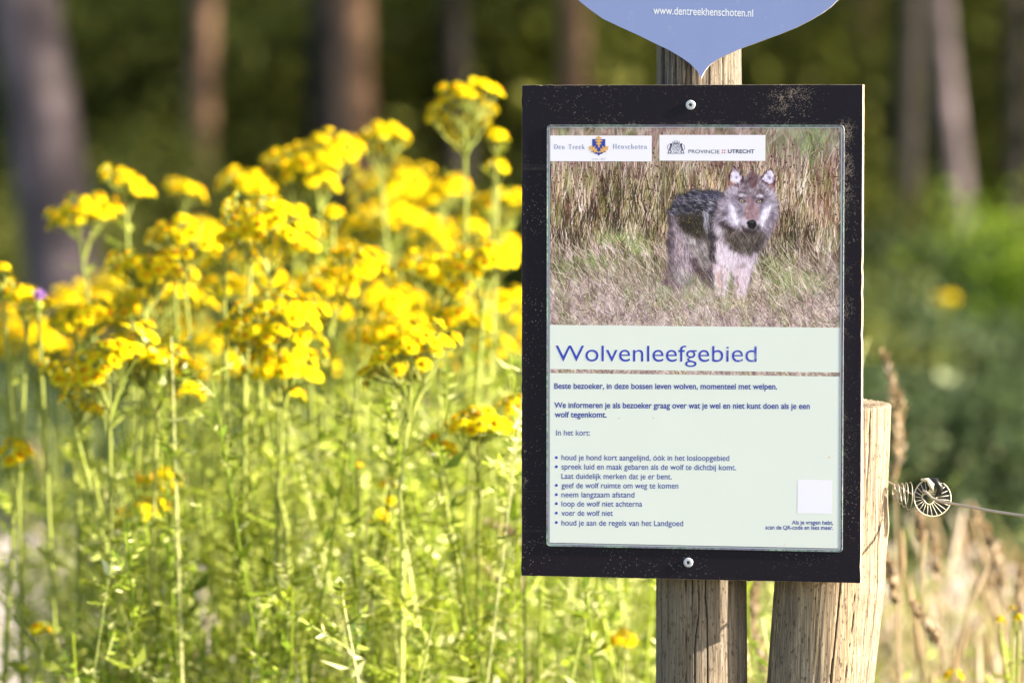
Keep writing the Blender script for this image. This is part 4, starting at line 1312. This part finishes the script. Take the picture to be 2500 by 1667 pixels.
    # gold dust scratches on the sleeve
    for k in range(900):
        x, y = X(r.normal(1700, 60), r.normal(620, 110)); stroke(x, y, x + r.normal() * 2, y + r.normal() * 2, r.uniform(1.2, 2.2), jit((214, 190, 120), 16), .7)
    for k in range(500):
        x, y = X(r.normal(1830, 40), r.normal(735, 30)); stroke(x, y, x + (4 if k % 2 else 0), y + (0 if k % 2 else 4), 1.6, jit((224, 204, 140), 14), .6)
    for k in range(450):
        x, y = X(r.uniform(1340, 2048), r.uniform(311, 335)); stroke(x, y, x + 1, y, r.uniform(1, 2.4), jit((220, 196, 160), 14), .7)
    for k in range(350):
        x, y = X(r.normal(1960, 45), r.uniform(330, 430)); stroke(x, y, x + 1, y, r.uniform(1, 2.2), jit((206, 186, 150), 14), .6)
    # soft print: slight blur
    for _ in range(1):
        q = np.pad(img, ((1, 1), (1, 1), (0, 0)), mode='edge'); img[:] = (q[:-2, 1:-1] + q[2:, 1:-1] + q[1:-1, :-2] + q[1:-1, 2:] + img * 2) / 6
    img[:] = (img - 128) * 1.22 + 132
    return np.clip(img / 255, 0, 1)

def picture():
    im = paint()
    lin = np.where(im <= .04045, im / 12.92, ((im + .055) / 1.055) ** 2.4) * PIC_GAIN
    bi = bpy.data.images.new('wolf_print', IW, IH, float_buffer=True)
    bi.colorspace_settings.name = 'Non-Color'
    buf = np.ones((IH, IW, 4), np.float32); buf[..., :3] = lin[::-1]
    bi.pixels.foreach_set(buf.ravel()); bi.update(); bi.pack()
    m, t, b, o = new_mat('wolf_picture_print')
    tn = N(t, 'ShaderNodeTexImage'); tn.image = bi; tn.extension = 'EXTEND'
    uvn = N(t, 'ShaderNodeUVMap'); uvn.uv_map = 'UVMap'
    t.links.new(uvn.outputs[0], tn.inputs[0]); t.links.new(tn.outputs[0], b.inputs['Base Color'])
    b.inputs['Roughness'].default_value = .4; b.inputs['Specular IOR Level'].default_value = .35
    def uvplane(name, x0, x1, y0, y1, v0, v1):
        o = rect(name, x0, x1, y0, y1, ZP, m)
        uv = o.data.uv_layers.new(name='UVMap')
        for k, c in enumerate([(0, v0), (1, v0), (1, v1), (0, v1)]): uv.data[k].uv = c
    uvplane('wolf_picture', px0, px1, pic_b, py1, 0, 1)
    uvplane('picture_strip', px0, px1, st_b, st_t, .02, .045)
PIC_GAIN = 1.05
picture()

# ---- lettering
FONT = None
def text_mesh(s, bold=0.0):
    cu = bpy.data.curves.new('txt', 'FONT'); cu.body = s; cu.size = 1.0; cu.resolution_u = 5; cu.offset = bold
    ob = bpy.data.objects.new('txt', cu); COL.objects.link(ob)
    bpy.context.view_layer.update()
    dg = bpy.context.evaluated_depsgraph_get()
    me = bpy.data.meshes.new_from_object(ob.evaluated_get(dg))
    bpy.data.objects.remove(ob)
    return me
CAPH = None
def letter(name, s, p0, p1, cap_px, mat, par, offv, bold=0.0, z=.00012):
    """text whose ink runs from photo pixel p0 to p1 along the baseline; cap height in photo px"""
    global CAPH
    if CAPH is None:
        h = text_mesh('x'); co = np.zeros(len(h.vertices) * 3); h.vertices.foreach_get('co', co); globals()['XH'] = co.reshape(-1, 3)[:, 1].max()
        h = text_mesh('H'); co = np.zeros(len(h.vertices) * 3); h.vertices.foreach_get('co', co); CAPH = co.reshape(-1, 3)[:, 1].max()
    me = text_mesh(s, bold)
    co = np.zeros(len(me.vertices) * 3); me.vertices.foreach_get('co', co); co = co.reshape(-1, 3)
    x0, x1 = co[:, 0].min(), co[:, 0].max()
    u0, v0 = on(*p0); u1, v1 = on(*p1)
    hgt = abs(on(p0[0], p0[1] - cap_px)[1] - v0)
    xh = XH / CAPH; yy_ = co[:, 1] / CAPH; tx = .735      # letters of this sign have a taller x height
    co[:, 1] = CAPH * np.where(yy_ <= 0, yy_, np.where(yy_ < xh, yy_ * tx / xh, tx + (yy_ - xh) * (1 - tx) / (1 - xh)))
    q = (co[:, 0] - x0) / (x1 - x0)
    out = np.stack([u0 + (u1 - u0) * q, v0 + (v1 - v0) * q + co[:, 1] / CAPH * hgt, np.full(len(co), z)], 1)
    me.vertices.foreach_set('co', out.ravel()); me.materials.clear(); me.materials.append(mat); me.name = name
    me.update()
    o = link(name, me, par); o.location = offv
    return o
LZ = ZP + .00006
LT = lambda s, p0, p1, c, mt, bold=0.0, name='text_line', z=LZ: letter(name, s, p0, p1, c, M[mt], poster, poff, bold, z)
LT('Wolvenleefgebied', (1357, 881.5), (1847.6, 883.3), 38.5, 'ink_title', -.004, 'title_lettering')
LT('Beste bezoeker, in deze bossen leven wolven, momenteel met welpen.', (1353.7, 948.5), (1898, 950), 13.2, 'ink_bold', .020)
LT('We informeren je als bezoeker graag over wat je wel en niet kunt doen als je een', (1353.7, 995), (1977.5, 997.8), 13.2, 'ink_bold', .020)
LT('wolf tegenkomt.', (1354.8, 1018), (1481.6, 1018.6), 13.2, 'ink_bold', .020)
LT('In het kort:', (1358.5, 1062.3), (1440.8, 1062.6), 13, 'ink_body', .004)
for s, x1_, y_, y2 in (('houd je hond kort aangelijnd, óók in het losloopgebied', 1781, 1122.4, 1124.4), ('spreek luid en maak gebaren als de wolf te dichtbij komt.', 1797.7, 1145, 1147),
                     ('Laat duidelijk merken dat je er bent.', 1640.7, 1168, 1169.2), ('geef de wolf ruimte om weg te komen', 1656.6, 1190.6, 1191.8), ('neem langzaam afstand', 1549.5, 1213, 1213.6),
                     ('loop de wolf niet achterna', 1568.4, 1235.3, 1236), ('voer de wolf niet', 1496.9, 1258, 1258.4), ('houd je aan de regels van het Landgoed', 1668.3, 1281.8, 1283.4)):
    LT(s, (1371.3, y_), (x1_, y2), 12.8, 'ink_body', .007)
LT('Als je vragen hebt,', (1933.6, 1279), (2034.6, 1280), 9.4, 'ink_bold', .018)
LT('scan de QR-code en lees meer.', (1869.2, 1291.2), (2034.6, 1292.4), 9.4, 'ink_bold', .018)
for y_ in (1116.3, 1138.6, 1184, 1206.6, 1228.6, 1251.4, 1274.6):
    u, v = on(1358.8, y_)
    mb = MB(); mb.add([(u + math.cos(a) * .0015, v + math.sin(a) * .0015, LZ) for a in np.linspace(0, 2 * math.pi, 17)[:-1]], [tuple(range(16))])
    pp(mb.build('bullet', M['ink_title'], poster))

def panel(name, a, b_, z=ZP + .00006):
    (x0, y1), (x1, y0) = on(*a), on(*b_)
    return rect(name, x0, x1, y0, y1, z, M['white_print'])
panel('white_square', (1947.6, 1170), (2031.9, 1253.8))
l1 = panel('logo_panel', (1343.9, 331.3), (1591.6, 394.5)); l1['label'] = 'white logo strip with gold leaves on a blue shield'
l2 = panel('logo_panel', (1610.4, 329.8), (1869, 393.2)); l2['label'] = 'white logo strip with a small navy crest'
EZ = ZP + .00012
def emb(name, polys, mat, par, cx, cy, s, z=EZ):
    """flat printed shapes; polys in photo px around the centre pixel"""
    u, v = on(cx, cy)
    k = abs(on(cx + 100, cy)[0] - u) / 100 * s
    mb = MB()
    for j, pl in enumerate(polys):
        mb.add([(u + x * k, v + y * k, z) for x, y in pl], [tuple(range(len(pl)))])
    return link_local(mb.build(name, M[mat], par))
def link_local(o): return o
def bar(x0, y0, x1, y1, w_, w2=None):
    w2 = w_ if w2 is None else w2
    d = math.hypot(x1 - x0, y1 - y0) or 1; nx, ny = -(y1 - y0) / d / 2, (x1 - x0) / d / 2
    return [(x0 + nx * w_, y0 + ny * w_), (x0 - nx * w_, y0 - ny * w_), (x1 - nx * w2, y1 - ny * w2), (x1 + nx * w2, y1 + ny * w2)]
def arcp(cx, cy, rx, ry, a0, a1, w0, w1=None, n=9):
    w1 = w0 if w1 is None else w1; out = []
    P = [(cx + rx * math.cos(math.radians(a0 + (a1 - a0) * k / n)), cy + ry * math.sin(math.radians(a0 + (a1 - a0) * k / n))) for k in range(n + 1)]
    for k in range(n):
        s = math.sin(math.pi * (k + .5) / n); s0 = math.sin(math.pi * k / n); s1 = math.sin(math.pi * (k + 1) / n)
        out.append(bar(*P[k], *P[k + 1], w0 + (w1 - w0) * s0, w0 + (w1 - w0) * s1))
    return out
# thick and thin serif letters, x height 6.6, cap height 10, drawn from bars and arcs
TH, TN = 1.5, .5
def glyph(c):
    f = lambda x, y, w_=2.6: bar(x - w_ / 2, y, x + w_ / 2, y, .45)
    if c == 'D': return [bar(1.5, 0, 1.5, 10, TH), f(1.5, .2), f(1.5, 9.8)] + [bar(1.5, 9.8, 4, 9.8, TN), bar(1.5, .2, 4, .2, TN)] + arcp(4, 5, 4, 4.8, -90, 90, TN, TH), 9.6
    if c == 'T': return [bar(4, 0, 4, 10, TH), f(4, .2, 3.6), bar(.5, 9.7, 7.5, 9.7, .6), bar(.7, 9.7, .7, 7.6, .5), bar(7.3, 9.7, 7.3, 7.6, .5)], 9
    if c == 'H': return [bar(1.5, 0, 1.5, 10, TH), bar(7.5, 0, 7.5, 10, TH), bar(1.5, 5, 7.5, 5, TN), f(1.5, .2, 3.4), f(1.5, 9.8, 3.4), f(7.5, .2, 3.4), f(7.5, 9.8, 3.4)], 10.6
    if c == 'e': return arcp(2.8, 3.2, 2.4, 3.2, 0, 320, TN, TH, 12) + [bar(.6, 3.6, 5.1, 3.6, TN)], 6.8
    if c == 'c': return arcp(2.8, 3.2, 2.4, 3.2, 45, 318, TN, TH, 12) + [bar(4.2, 5, 4.6, 5.6, 1.3)], 6.4
    if c == 'o': return arcp(3, 3.2, 2.5, 3.2, 90, 270, TN, TH) + arcp(3, 3.2, 2.5, 3.2, -90, 90, TN, TH), 7.2
    if c == 'n': return [bar(1.4, 0, 1.4, 6.5, TH), f(1.4, .2, 2.8), bar(.2, 6.2, 1.4, 6.4, .5)] + arcp(3.2, 4.2, 1.9, 2.2, 0, 180, TH, TN) + [bar(5.1, 0, 5.1, 4.4, TH), f(5.1, .2, 2.8)], 7.9
    if c == 'h': return [bar(1.4, 0, 1.4, 10.4, TH), f(1.4, .2, 2.8), bar(.2, 10.1, 1.4, 10.3, .5)] + arcp(3.2, 4.2, 1.9, 2.2, 0, 180, TH, TN) + [bar(5.1, 0, 5.1, 4.4, TH), f(5.1, .2, 2.8)], 7.9
    if c == 'r': return [bar(1.4, 0, 1.4, 6.5, TH), f(1.4, .2, 2.8), bar(.2, 6.2, 1.4, 6.4, .5)] + arcp(3.3, 4.4, 1.8, 2.0, 70, 180, TN, TN) + [bar(3.6, 5.8, 4.5, 5.8, 1.3)], 5.8
    if c == 'k': return [bar(1.4, 0, 1.4, 10.4, TH), f(1.4, .2, 2.8), bar(.2, 10.1, 1.4, 10.3, .5), bar(1.6, 2.8, 4.8, 6.3, TN), bar(2.8, 4, 5.3, .2, TH), f(5.4, .2, 2.4), f(4.7, 6.3, 2.2)], 7.6
    if c == 's': return arcp(2.3, 4.8, 1.6, 1.6, 30, 250, TN, .8) + [bar(1.2, 4.0, 3.4, 2.6, TH)] + arcp(2.3, 1.7, 1.7, 1.6, -150, 70, TN, .8), 5.4
    if c == 't': return [bar(1.8, .6, 1.8, 8.3, TH), bar(.2, 6.3, 3.6, 6.3, TN)] + arcp(3, 1.3, 1.2, 1.2, 180, 300, TH, TN), 4.8
    return [], 5.5
def serif(s, xa, xb, ybase, cap, par, name='lettering'):
    pl = []; x = 0; w0 = None
    for c in s:
        g, wd = glyph(c)
        pl += [[(a + x, b_) for a, b_ in q] for q in g]; x += wd + 1.2
    x -= 1.6
    u0, v0 = on(xa, ybase); u1, v1 = on(xb, ybase + .6); hgt = abs(on(xa, ybase - cap)[1] - v0)
    mb = MB()
    for j, q in enumerate(pl):
        mb.add([(u0 + (u1 - u0) * a / x, v0 + (v1 - v0) * a / x + b_ / 10 * hgt, EZ + j * 1e-7) for a, b_ in q], [(0, 1, 2, 3)])
    return mb.build(name, M['ink_logo'], par)
serif('Den Treek', 1353.5, 1429, 364, 11.2, l1); serif('Henschoten', 1497, 1581, 363.2, 11.2, l1)
letter('lettering', 'sinds 1807', (1445.8, 390.6), (1478.5, 390.8), 4.4, M['ink_logo'], l1, (0, 0, 0), -.02, EZ)
letter('lettering', 'PROVINCIE', (1681.3, 374.6), (1757, 375.2), 9.0, M['ink_dark'], l2, (0, 0, 0), 0, EZ)
letter('lettering', 'UTRECHT', (1777.6, 374.2), (1842.4, 374.6), 9.0, M['ink_dark'], l2, (0, 0, 0), .022, EZ)
emb('red_dots', [[(dx + math.cos(a) * 1.7, dy + math.sin(a) * 1.7) for a in np.linspace(0, 6.28, 9)[:-1]] for dx in (-2.7, 2.7) for dy in (-2.7, 2.7)], 'ink_red', l2, 1767.2, 370.2, 1)
# shield with three oak leaves
emb('shield', [[(-16, 17), (16, 17), (16, -12), (14.5, -14.5), (9, -18), (3, -19.5), (0, -23.5), (-3, -19.5), (-9, -18), (-14.5, -14.5), (-16, -12)]], 'ink_shield', l1, 1462.3, 357.3, 1)
def oak(cx, cy, ang, L, W_):
    side = []
    n = 36
    for k in range(n + 1):
        t_ = k / n
        w_ = W_ * (math.sin(math.pi * min(1, t_ * .92 + .05)) ** .8) * (.72 + .42 * math.cos(t_ * 2 * math.pi * 4 - 1.2)) * (.5 + .75 * t_ if t_ < .6 else .95)
        side.append((t_ * L, w_))
    ca, sa = math.cos(ang), math.sin(ang)
    R_ = lambda x, y: (cx + x * ca - y * sa, cy + x * sa + y * ca)
    qs = []
    for a, b_ in zip(side[:-1], side[1:]):
        qs.append([R_(a[0], -a[1]), R_(b_[0], -b_[1]), R_(b_[0], b_[1]), R_(a[0], a[1])])
    veins = [[R_(*p) for p in bar(L * .05, 0, L * .9, 0, .8, .3)]]
    for t_ in (.3, .5, .7):
        for s in (-1, 1): veins.append([R_(*p) for p in bar(L * t_, 0, L * (t_ + .14), s * W_ * .6, .55, .25)])
    return qs, veins
for cx, cy, an, L in ((0, -3, 90, 29), (-1, -15, 148, 27), (1, -15, 32, 27)):
    q, v = oak(cx, cy, math.radians(an), L, 9.5)
    emb('oak_leaf', q, 'ink_gold', l1, 1462.3, 357.3, 1, EZ + .00004); emb('leaf_veins', v, 'ink_gold2', l1, 1462.3, 357.3, 1, EZ + .00008)
# small crest: crown above a quartered shield, held by two lions
def crest():
    P = []
    P += [bar(-8, 12, 8, 12, 1.6)]
    for x, h in ((-8, 5), (-4, 6), (0, 7.5), (4, 6), (8, 5)):
        P += [[(x - 1.7, 12), (x + 1.7, 12), (x, 12 + h)]]; P += [[(x + math.cos(a) * 1.1, 12.6 + h + math.sin(a) * 1.1) for a in np.linspace(0, 6.28, 8)[:-1]]]
    P += [bar(-8, 9, -8, -6, 1), bar(8, 9, 8, -6, 1), bar(-8, 9, 8, 9, 1)] + arcp(0, -6, 8, 6, 180, 360, 1)
    P += [bar(0, 9, 0, -12, .9), bar(-8, 0, 8, 0, .9), bar(-7, 8, -1, 1.5, 1.4), bar(1.5, 7, 6.5, 2, 1.2), bar(2, 2.5, 6.5, 7, 1), bar(-6, -2, -2, -7, 1.3), bar(2, -2, 6, -7, 1.3), bar(2, -8, 6, -3, 1)]
    for s in (-1, 1):
        L_ = [bar(11 * s, 10, 14 * s, 6, 5, 4), bar(13 * s, 7, 16 * s, -2, 3.4, 3.2), bar(16 * s, -2, 12 * s, -9, 3, 2), bar(12 * s, -9, 15 * s, -13, 1.8, 2.4), bar(16 * s, -2, 19 * s, -9, 2.4, 1.8), bar(19 * s, -9, 20 * s, -13, 1.6, 2.2),
              bar(13 * s, 5, 9.4 * s, 4, 1.8, 1.4), bar(14 * s, 1, 9.5 * s, -1, 1.8, 1.4)]
        L_ += [[(x, y) for x, y in q] for q in arcp(19 * s, 2, 3, 7, -80 if s > 0 else 260, 90, 1.2)]
        L_ += [[(13.5 * s + math.cos(a) * 2.8, 10.5 + math.sin(a) * 2.6) for a in np.linspace(0, 6.28, 9)[:-1]]]
        P += L_
    P += [bar(-22, -14, 22, -14, 1.4)]
    emb('crest', [[(x * .95, y * .9) for x, y in q] for q in P], 'ink_dark', l2, 1651, 362, 1)
crest()
# insect specks on the sheet, small dirt marks
mb = MB(); r_ = random.Random(4)
for k in range(26):
    x, y = r_.uniform(1360, 2040), r_.uniform(920, 1320)
    if k < 4: x, y = [(1596, 1020), (1513, 1020), (2025, 1116), (1917, 1328)][k]
    u, v = on(x, y); s = (.0011 if k < 4 else .0004) * r_.uniform(.6, 1.1)
    mb.add([(u + math.cos(a) * s * r_.uniform(.6, 1), v + math.sin(a) * s * r_.uniform(.6, 1.5), LZ + .00002) for a in np.linspace(0, 6.28, 8)[:-1]], [tuple(range(7))])
pp(mb.build('dirt_specks', M['ink_gold2'], poster))

# ------------------------------------------------------------------ posts
def post(name, pts, rads, cracks, mat, label, seed, ztop_tilt=0.0, knots=(), nth=330, nz=300, amp=1.0):
    """round wooden post: pts = axis points bottom to top (world)"""
    r = np.random.default_rng(seed)
    base = Vector(pts[0])
    A = np.array([list(Vector(p) - base) for p in pts]); zs = A[:, 2]
    zz = np.linspace(0, zs[-1], nz)
    vis = np.linspace(0, 1, nz) ** .75 if False else np.linspace(0, 1, nz)
    zz = vis * zs[-1]
    cx = np.interp(zz, zs, A[:, 0]); cy = np.interp(zz, zs, A[:, 1]); R = np.interp(zz, zs, rads)
    th = np.linspace(0, 2 * np.pi, nth, endpoint=False)
    T, Z = np.meshgrid(th, zz)
    rad = np.repeat(R[:, None], nth, 1)
    # out of round, long waves
    rad *= 1 + .012 * np.sin(2 * T + 1 + Z * 1.3) + .008 * np.sin(3 * T + Z * 3) + .006 * np.sin(5 * T - Z * 5)
    # grain ridges: noise over angle slowly changing along the post
    for f, a_ in ((46, .00022), (110, .00022), (200, .00012)):
        k1 = r.normal(size=nth); k1 = np.interp(np.arange(nth) * f / nth, np.arange(f), r.normal(size=f), period=f)
        k2 = np.interp(np.arange(nth) * f / nth, np.arange(f), r.normal(size=f), period=f)
        ph = np.sin(Z * 4.2 + f)
        rad += a_ * amp * (k1[None] * (1 + ph) / 2 + k2[None] * (1 - ph) / 2)
    crack = np.zeros_like(rad)
    for (t0, wid, dep, z0, z1, wob, slope) in cracks:
        tc_ = math.radians(t0) + slope * (zz - z0) + wob * (np.sin(zz * 17 + t0) * .5 + np.sin(zz * 41 + t0 * 2) * .3 + np.sin(zz * 97 + t0) * .15)
        fade = np.clip((zz - z0) / .06, 0, 1) * np.clip((z1 - zz) / .08, 0, 1)
        ww = wid * (.6 + .4 * np.sin(zz * 9 + t0 * 3)) * np.maximum(fade, .05)
        d = np.abs((T - tc_[:, None] + np.pi) % (2 * np.pi) - np.pi)
        g = np.clip(1 - d / (ww[:, None] + 1e-5), 0, 1) ** .6 * fade[:, None]
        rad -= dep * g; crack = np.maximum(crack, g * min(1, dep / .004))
    for (t0, kz, kr, ka) in knots:
        d = np.abs((T - math.radians(t0) + np.pi) % (2 * np.pi) - np.pi) * R[:, None]
        rad += ka * np.exp(-(d ** 2 + (Z - kz) ** 2) / kr ** 2)
    X_ = cx[:, None] + np.cos(T) * rad; Y_ = cy[:, None] + np.sin(T) * rad
    Zz = Z.copy(); Zz[-1] += ztop_tilt * np.cos(T[-1])
    V = np.stack([X_, Y_, Zz], -1).reshape(-1, 3)
    i = np.arange(nz - 1)[:, None] * nth + np.arange(nth)[None]; j = np.arange(nz - 1)[:, None] * nth + (np.arange(nth)[None] + 1) % nth
    Q = np.stack([i, j, j + nth, i + nth], -1).reshape(-1, 4)
    # top: rings inwards, rough sawn
    off0 = (nz - 1) * nth; extra = []; q2 = []
    prev = off0; cnt = len(V)
    for s, dz in ((.985, .0015), (.93, .0022), (.7, .002), (.4, .001), (.05, .0015)):
        ring_ = np.stack([cx[-1] + (X_[-1] - cx[-1]) * s, cy[-1] + (Y_[-1] - cy[-1]) * s, Zz[-1] + dz + r.normal(size=nth) * .0006], -1)
        extra.append(ring_)
        k = np.arange(nth); q2.append(np.stack([prev + k, prev + (k + 1) % nth, cnt + (k + 1) % nth, cnt + k], -1)); prev = cnt; cnt += nth
    V = np.concatenate([V] + extra); Q = np.concatenate([Q] + q2)
    me = quad_mesh(name, V, Q, mat, smooth=True)
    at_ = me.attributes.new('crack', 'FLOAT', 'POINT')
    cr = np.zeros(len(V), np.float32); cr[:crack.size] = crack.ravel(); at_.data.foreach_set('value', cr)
    o = link(name, me); o.location = base
    tag(o, label, 'post')
    return o

RL, RR = .0450, .0565
zl = -(BT + RL + .0012)
pb = on_w(1711, 1667, zl); pt = on_w(1708, 150, zl)
def extend(a, b_, z):
    s = (z - a.z) / (b_.z - a.z); return a + (b_ - a) * s
pts = [extend(pb, pt, -.2), pb, pt, extend(pb, pt, 1.62)]
# angle 270 deg faces the camera, 0 deg is the right side
post('round_post', pts, [.049, .0468, .0436, .043], [
    (208, .060, .012, 0, 1.62, .02, 0), (246, .018, .006, .1, 1.55, .05, .03), (262, .012, .005, .2, .98, .08, .0), (276, .016, .006, .1, 1.1, .06, -.05), (292, .010, .004, .2, 1.3, .05, .1),
    (222, .012, .005, .8, 1.62, .01, 0), (233, .012, .006, .9, 1.62, .01, 0), (256, .010, .006, .85, 1.62, .012, 0), (281, .010, .006, .9, 1.62, .01, 0), (300, .008, .005, .9, 1.62, .01, 0), (318, .018, .007, .9, 1.62, .006, 0), (338, .01, .005, .3, 1.0, .03, 0)],
    M['wood_a'], 'round grey weathered post behind the board, carrying both signs', 5)
zr_ = -(BT + RR + .006)
pts = [(2001, 1667), (2024, 1420), (2036, 1200), (2043.5, 1000)]
pw = [on_w(x, y, zr_) for x, y in pts]
pw[3] = on_w(2043.5, 986, zr_)
lo = extend(pw[0], pw[1], -.2)
post('leaning_post', [lo] + pw, [.060, .0548, .0566, .0545, .0550], [
    (271, .030, .016, -.2, 1.02, .02, .10), (288, .014, .006, .1, 1.1, .04, .12), (322, .016, .007, .2, 1.15, .05, .10), (306, .012, .005, .1, .8, .08, 0), (336, .008, .003, .3, .9, .1, 0), (240, .010, .003, .1, .8, .05, 0), (255, .009, .003, .1, .8, .05, 0),
    (303, .012, .006, .95, 1.15, .03, 0)],
    M['wood_b'], 'thicker pale leaning post behind the board\'s right side, holding the wire', 9, ztop_tilt=-.002, knots=[(352, pw[2].z + .2 - .035, .020, .0022), (345, .72, .03, .002)], nth=400)

# ------------------------------------------------------------------ blue drop shaped sign
zs_ = .001
left = [(1410.3, 0), (1440, 24), (1472, 46.6), (1513, 66), (1556, 85.4), (1606, 110), (1630, 121), (1649, 132), (1667, 143), (1683.5, 155), (1694, 165), (1702, 174), (1707.5, 183)]
right = [(2046.6, 0), (2028, 18), (2006, 34), (1977, 51), (1944, 68), (1907, 83), (1866.6, 97.8), (1842, 107), (1816, 116.4), (1795, 125), (1773.5, 135), (1757, 143), (1742, 152), (1730, 162), (1720.7, 174), (1715.5, 183)]
L_ = [on(x, y, zs_) for x, y in left]; R_ = [on(x, y, zs_) for x, y in right]
tip = on(1712, 191.5, zs_)
u0, v0 = L_[0]; u1, v1 = R_[0]
cxm = (u0 + u1) / 2; hwid = (u1 - u0) / 2
upL = []
for k in range(1, 24):      # above the picture: widens a little, then rounds over like an upturned shield
    a = math.pi / 2 * k / 24
    upL.append((math.cos(a), math.sin(a)))
W0 = hwid * 1.12; Hh = .26
arc = [(cxm + W0 * x ** .8, v0 + .035 + Hh * y ** 1.2) for x, y in upL]
outline = [tip] + R_[::-1] + [(cxm + hwid * 1.07, v0 + .016)] + arc + [(cxm, v0 + .035 + Hh)] + [(2 * cxm - x, y) for x, y in arc[::-1]] + [(cxm - hwid * 1.07, v0 + .016)] + L_
sign = empty('drop_shaped_sign', mat=MBD @ Matrix.Translation((tip[0], tip[1], 0)))
tag(sign, 'blue drop shaped sign with a white web address, above the black board', 'sign')
mb = MB(); mb.prism(outline, -.0030, .0010, 0, 1)
so_ = mb.build('plate', [M['blue_sign'], M['sign_edge']], sign); so_.location = (-tip[0], -tip[1], 0)
letter('lettering', 'www.dentreekhenschoten.nl', (1595.6, 35.2), (1839, 41.6), 17.5, M['white_ink'], sign, (-tip[0], -tip[1], 0), .010, .00112)

# ------------------------------------------------------------------ wire, coil and insulator
DI = 4.392
ic = at(2274.5, 1214.8, DI)
ins = empty('wire_insulator', ic)
tag(ins, 'black and cream ribbed disc insulator with coil, hanging on the wire right of the posts', 'insulator')
K = DI / FPX
def Lp(px, py, dz=0.0):        # local point near the disc, photo pixels from its centre, dz towards the camera
    return (Rv * ((px - 2274.5) * K) - Uv * ((py - 1214.8) * K) - Fv * dz)
def spiral(a):   # outer radius in px: a snail shell with a step at the upper right
    d = (a - 70) % 360
    return 47.5 + 3.0 * math.cos(math.radians(a)) - 4.5 * (d / 360)
def disc_sheet(mat, r_in, k_out, z0, z1, name, a0=0, a1=360):
    mb = MB(); n = 60; V = []
    for k in range(n + 1):
        a = a0 + (a1 - a0) * k / n; ca, sa = math.cos(math.radians(a)), -math.sin(math.radians(a))
        ri = r_in; ro = spiral(a) * k_out
        for rr, z in ((ri, z1), (ro, z1), (ro, z0), (ri, z0)):
            V.append(Lp(2274.5 + ca * rr, 1214.8 + sa * rr, z))
    F = []
    for k in range(n):
        for j in range(4):
            F.append((4 * k + j, 4 * k + (j + 1) % 4, 4 * (k + 1) + (j + 1) % 4, 4 * (k + 1) + j))
    F += [(0, 1, 2, 3), tuple(4 * n + j for j in (3, 2, 1, 0))]
    mb.add(V, F); return mb.build(name, mat, ins)
disc_sheet(M['blackpl'], 13, .96, -.004, .0, 'black_disc', 78, 78 + 330)
# curling black tongue at the upper break
mb = MB(); mb.tube([Lp(2262, 1168, .001), Lp(2284, 1172, .004), Lp(2294, 1188, .005), Lp(2292, 1203, .003), Lp(2283, 1212, .001)], [.0012, .0030, .0036, .0030, .0012], 10)
mb.build('tongue', M['blackpl'], ins, smooth=True)
mb = MB(); mb.tube([Lp(2248, 1170, .002), Lp(2264, 1171, .004), Lp(2273, 1183, .005), Lp(2274, 1197, .004), Lp(2266, 1203, .003)], [.0012, .0022, .0034, .0030, .0015], 8)
mb.build('lip', M['cream'], ins, smooth=True)
# rim
rp = [Lp(2274.5 + math.cos(math.radians(a)) * spiral(a), 1214.8 - math.sin(math.radians(a)) * spiral(a), .0008) for a in range(72, 72 + 345, 5)]
mb = MB(); mb.tube(rp, .0006, 8); mb.build('rim', M['cream'], ins, smooth=True)
# hub ring, roughly triangular
hp = []
for a in range(0, 361, 12):
    rr = 14.5 + 2.5 * math.cos(math.radians(3 * a - 90)); hp.append(Lp(2268 + math.cos(math.radians(a)) * rr * 1.15, 1216 - math.sin(math.radians(a)) * rr * .85, .001))
mb = MB(); mb.tube(hp, .0007, 7, cap=False); mb.build('hub', M['cream'], ins, smooth=True)
for a in list(range(112, 420, 16)):
    if 400 < a % 360 + 360 < 410: continue
    ca, sa = math.cos(math.radians(a)), math.sin(math.radians(a))
    ro = spiral(a) - 1
    mb = MB(); mb.tube([Lp(2269 + ca * 16, 1216 - sa * 13, .0008), Lp(2274.5 + ca * ro, 1214.8 - sa * ro, .0006)], [.00042, .00032], 5)
    mb.build('rib', M['cream'], ins, smooth=True)
# coils of the screw spring on the left and the thin rod to the post
hx = []
for k in range(0, 145):
    u = k / 144; an = 2 * math.pi * 4.25 * u + .3
    hgt = 17 + 19 * u
    hx.append(Lp(2181 + 44 * u + 4 * math.cos(an), 1200 + 13 * u - math.sin(an) * hgt, math.cos(an) * hgt * K * .9 - .006))
mb = MB(); mb.tube(hx, .0005, 6); mb.build('coil', M['wire'], ins, smooth=True)
mb = MB(); mb.tube([Lp(2150, 1168, -.035), Lp(2174.5, 1178, -.03), Lp(2203, 1192, -.015), Lp(2226, 1205, -.008), Lp(2262, 1204, .0)], .0010, 6); mb.build('rod', M['wire'], ins, smooth=True)

wpts = [at(2253, 1197, DI - .006), at(2262, 1202, DI - .008), at(2276, 1216, DI - .010), at(2300, 1225, DI - .016), at(2340, 1232, DI - .03), at(2420, 1247, DI - .065), at(2500, 1259, DI - .10), at(2800, 1300, DI - .22), at(4200, 1480, DI - .6)]
wp0 = Vector(wpts[0])
mb = MB(); mb.tube([Vector(p) - wp0 for p in wpts], .0015, 8)
wo = mb.build('fence_wire', M['wire'], None, smooth=True); wo.location = wp0
tag(wo, 'thin fence wire running from the insulator out to the right edge', 'wire')
print('verts', sum(len(o.data.vertices) for o in COL.objects if o.type == 'MESH'))
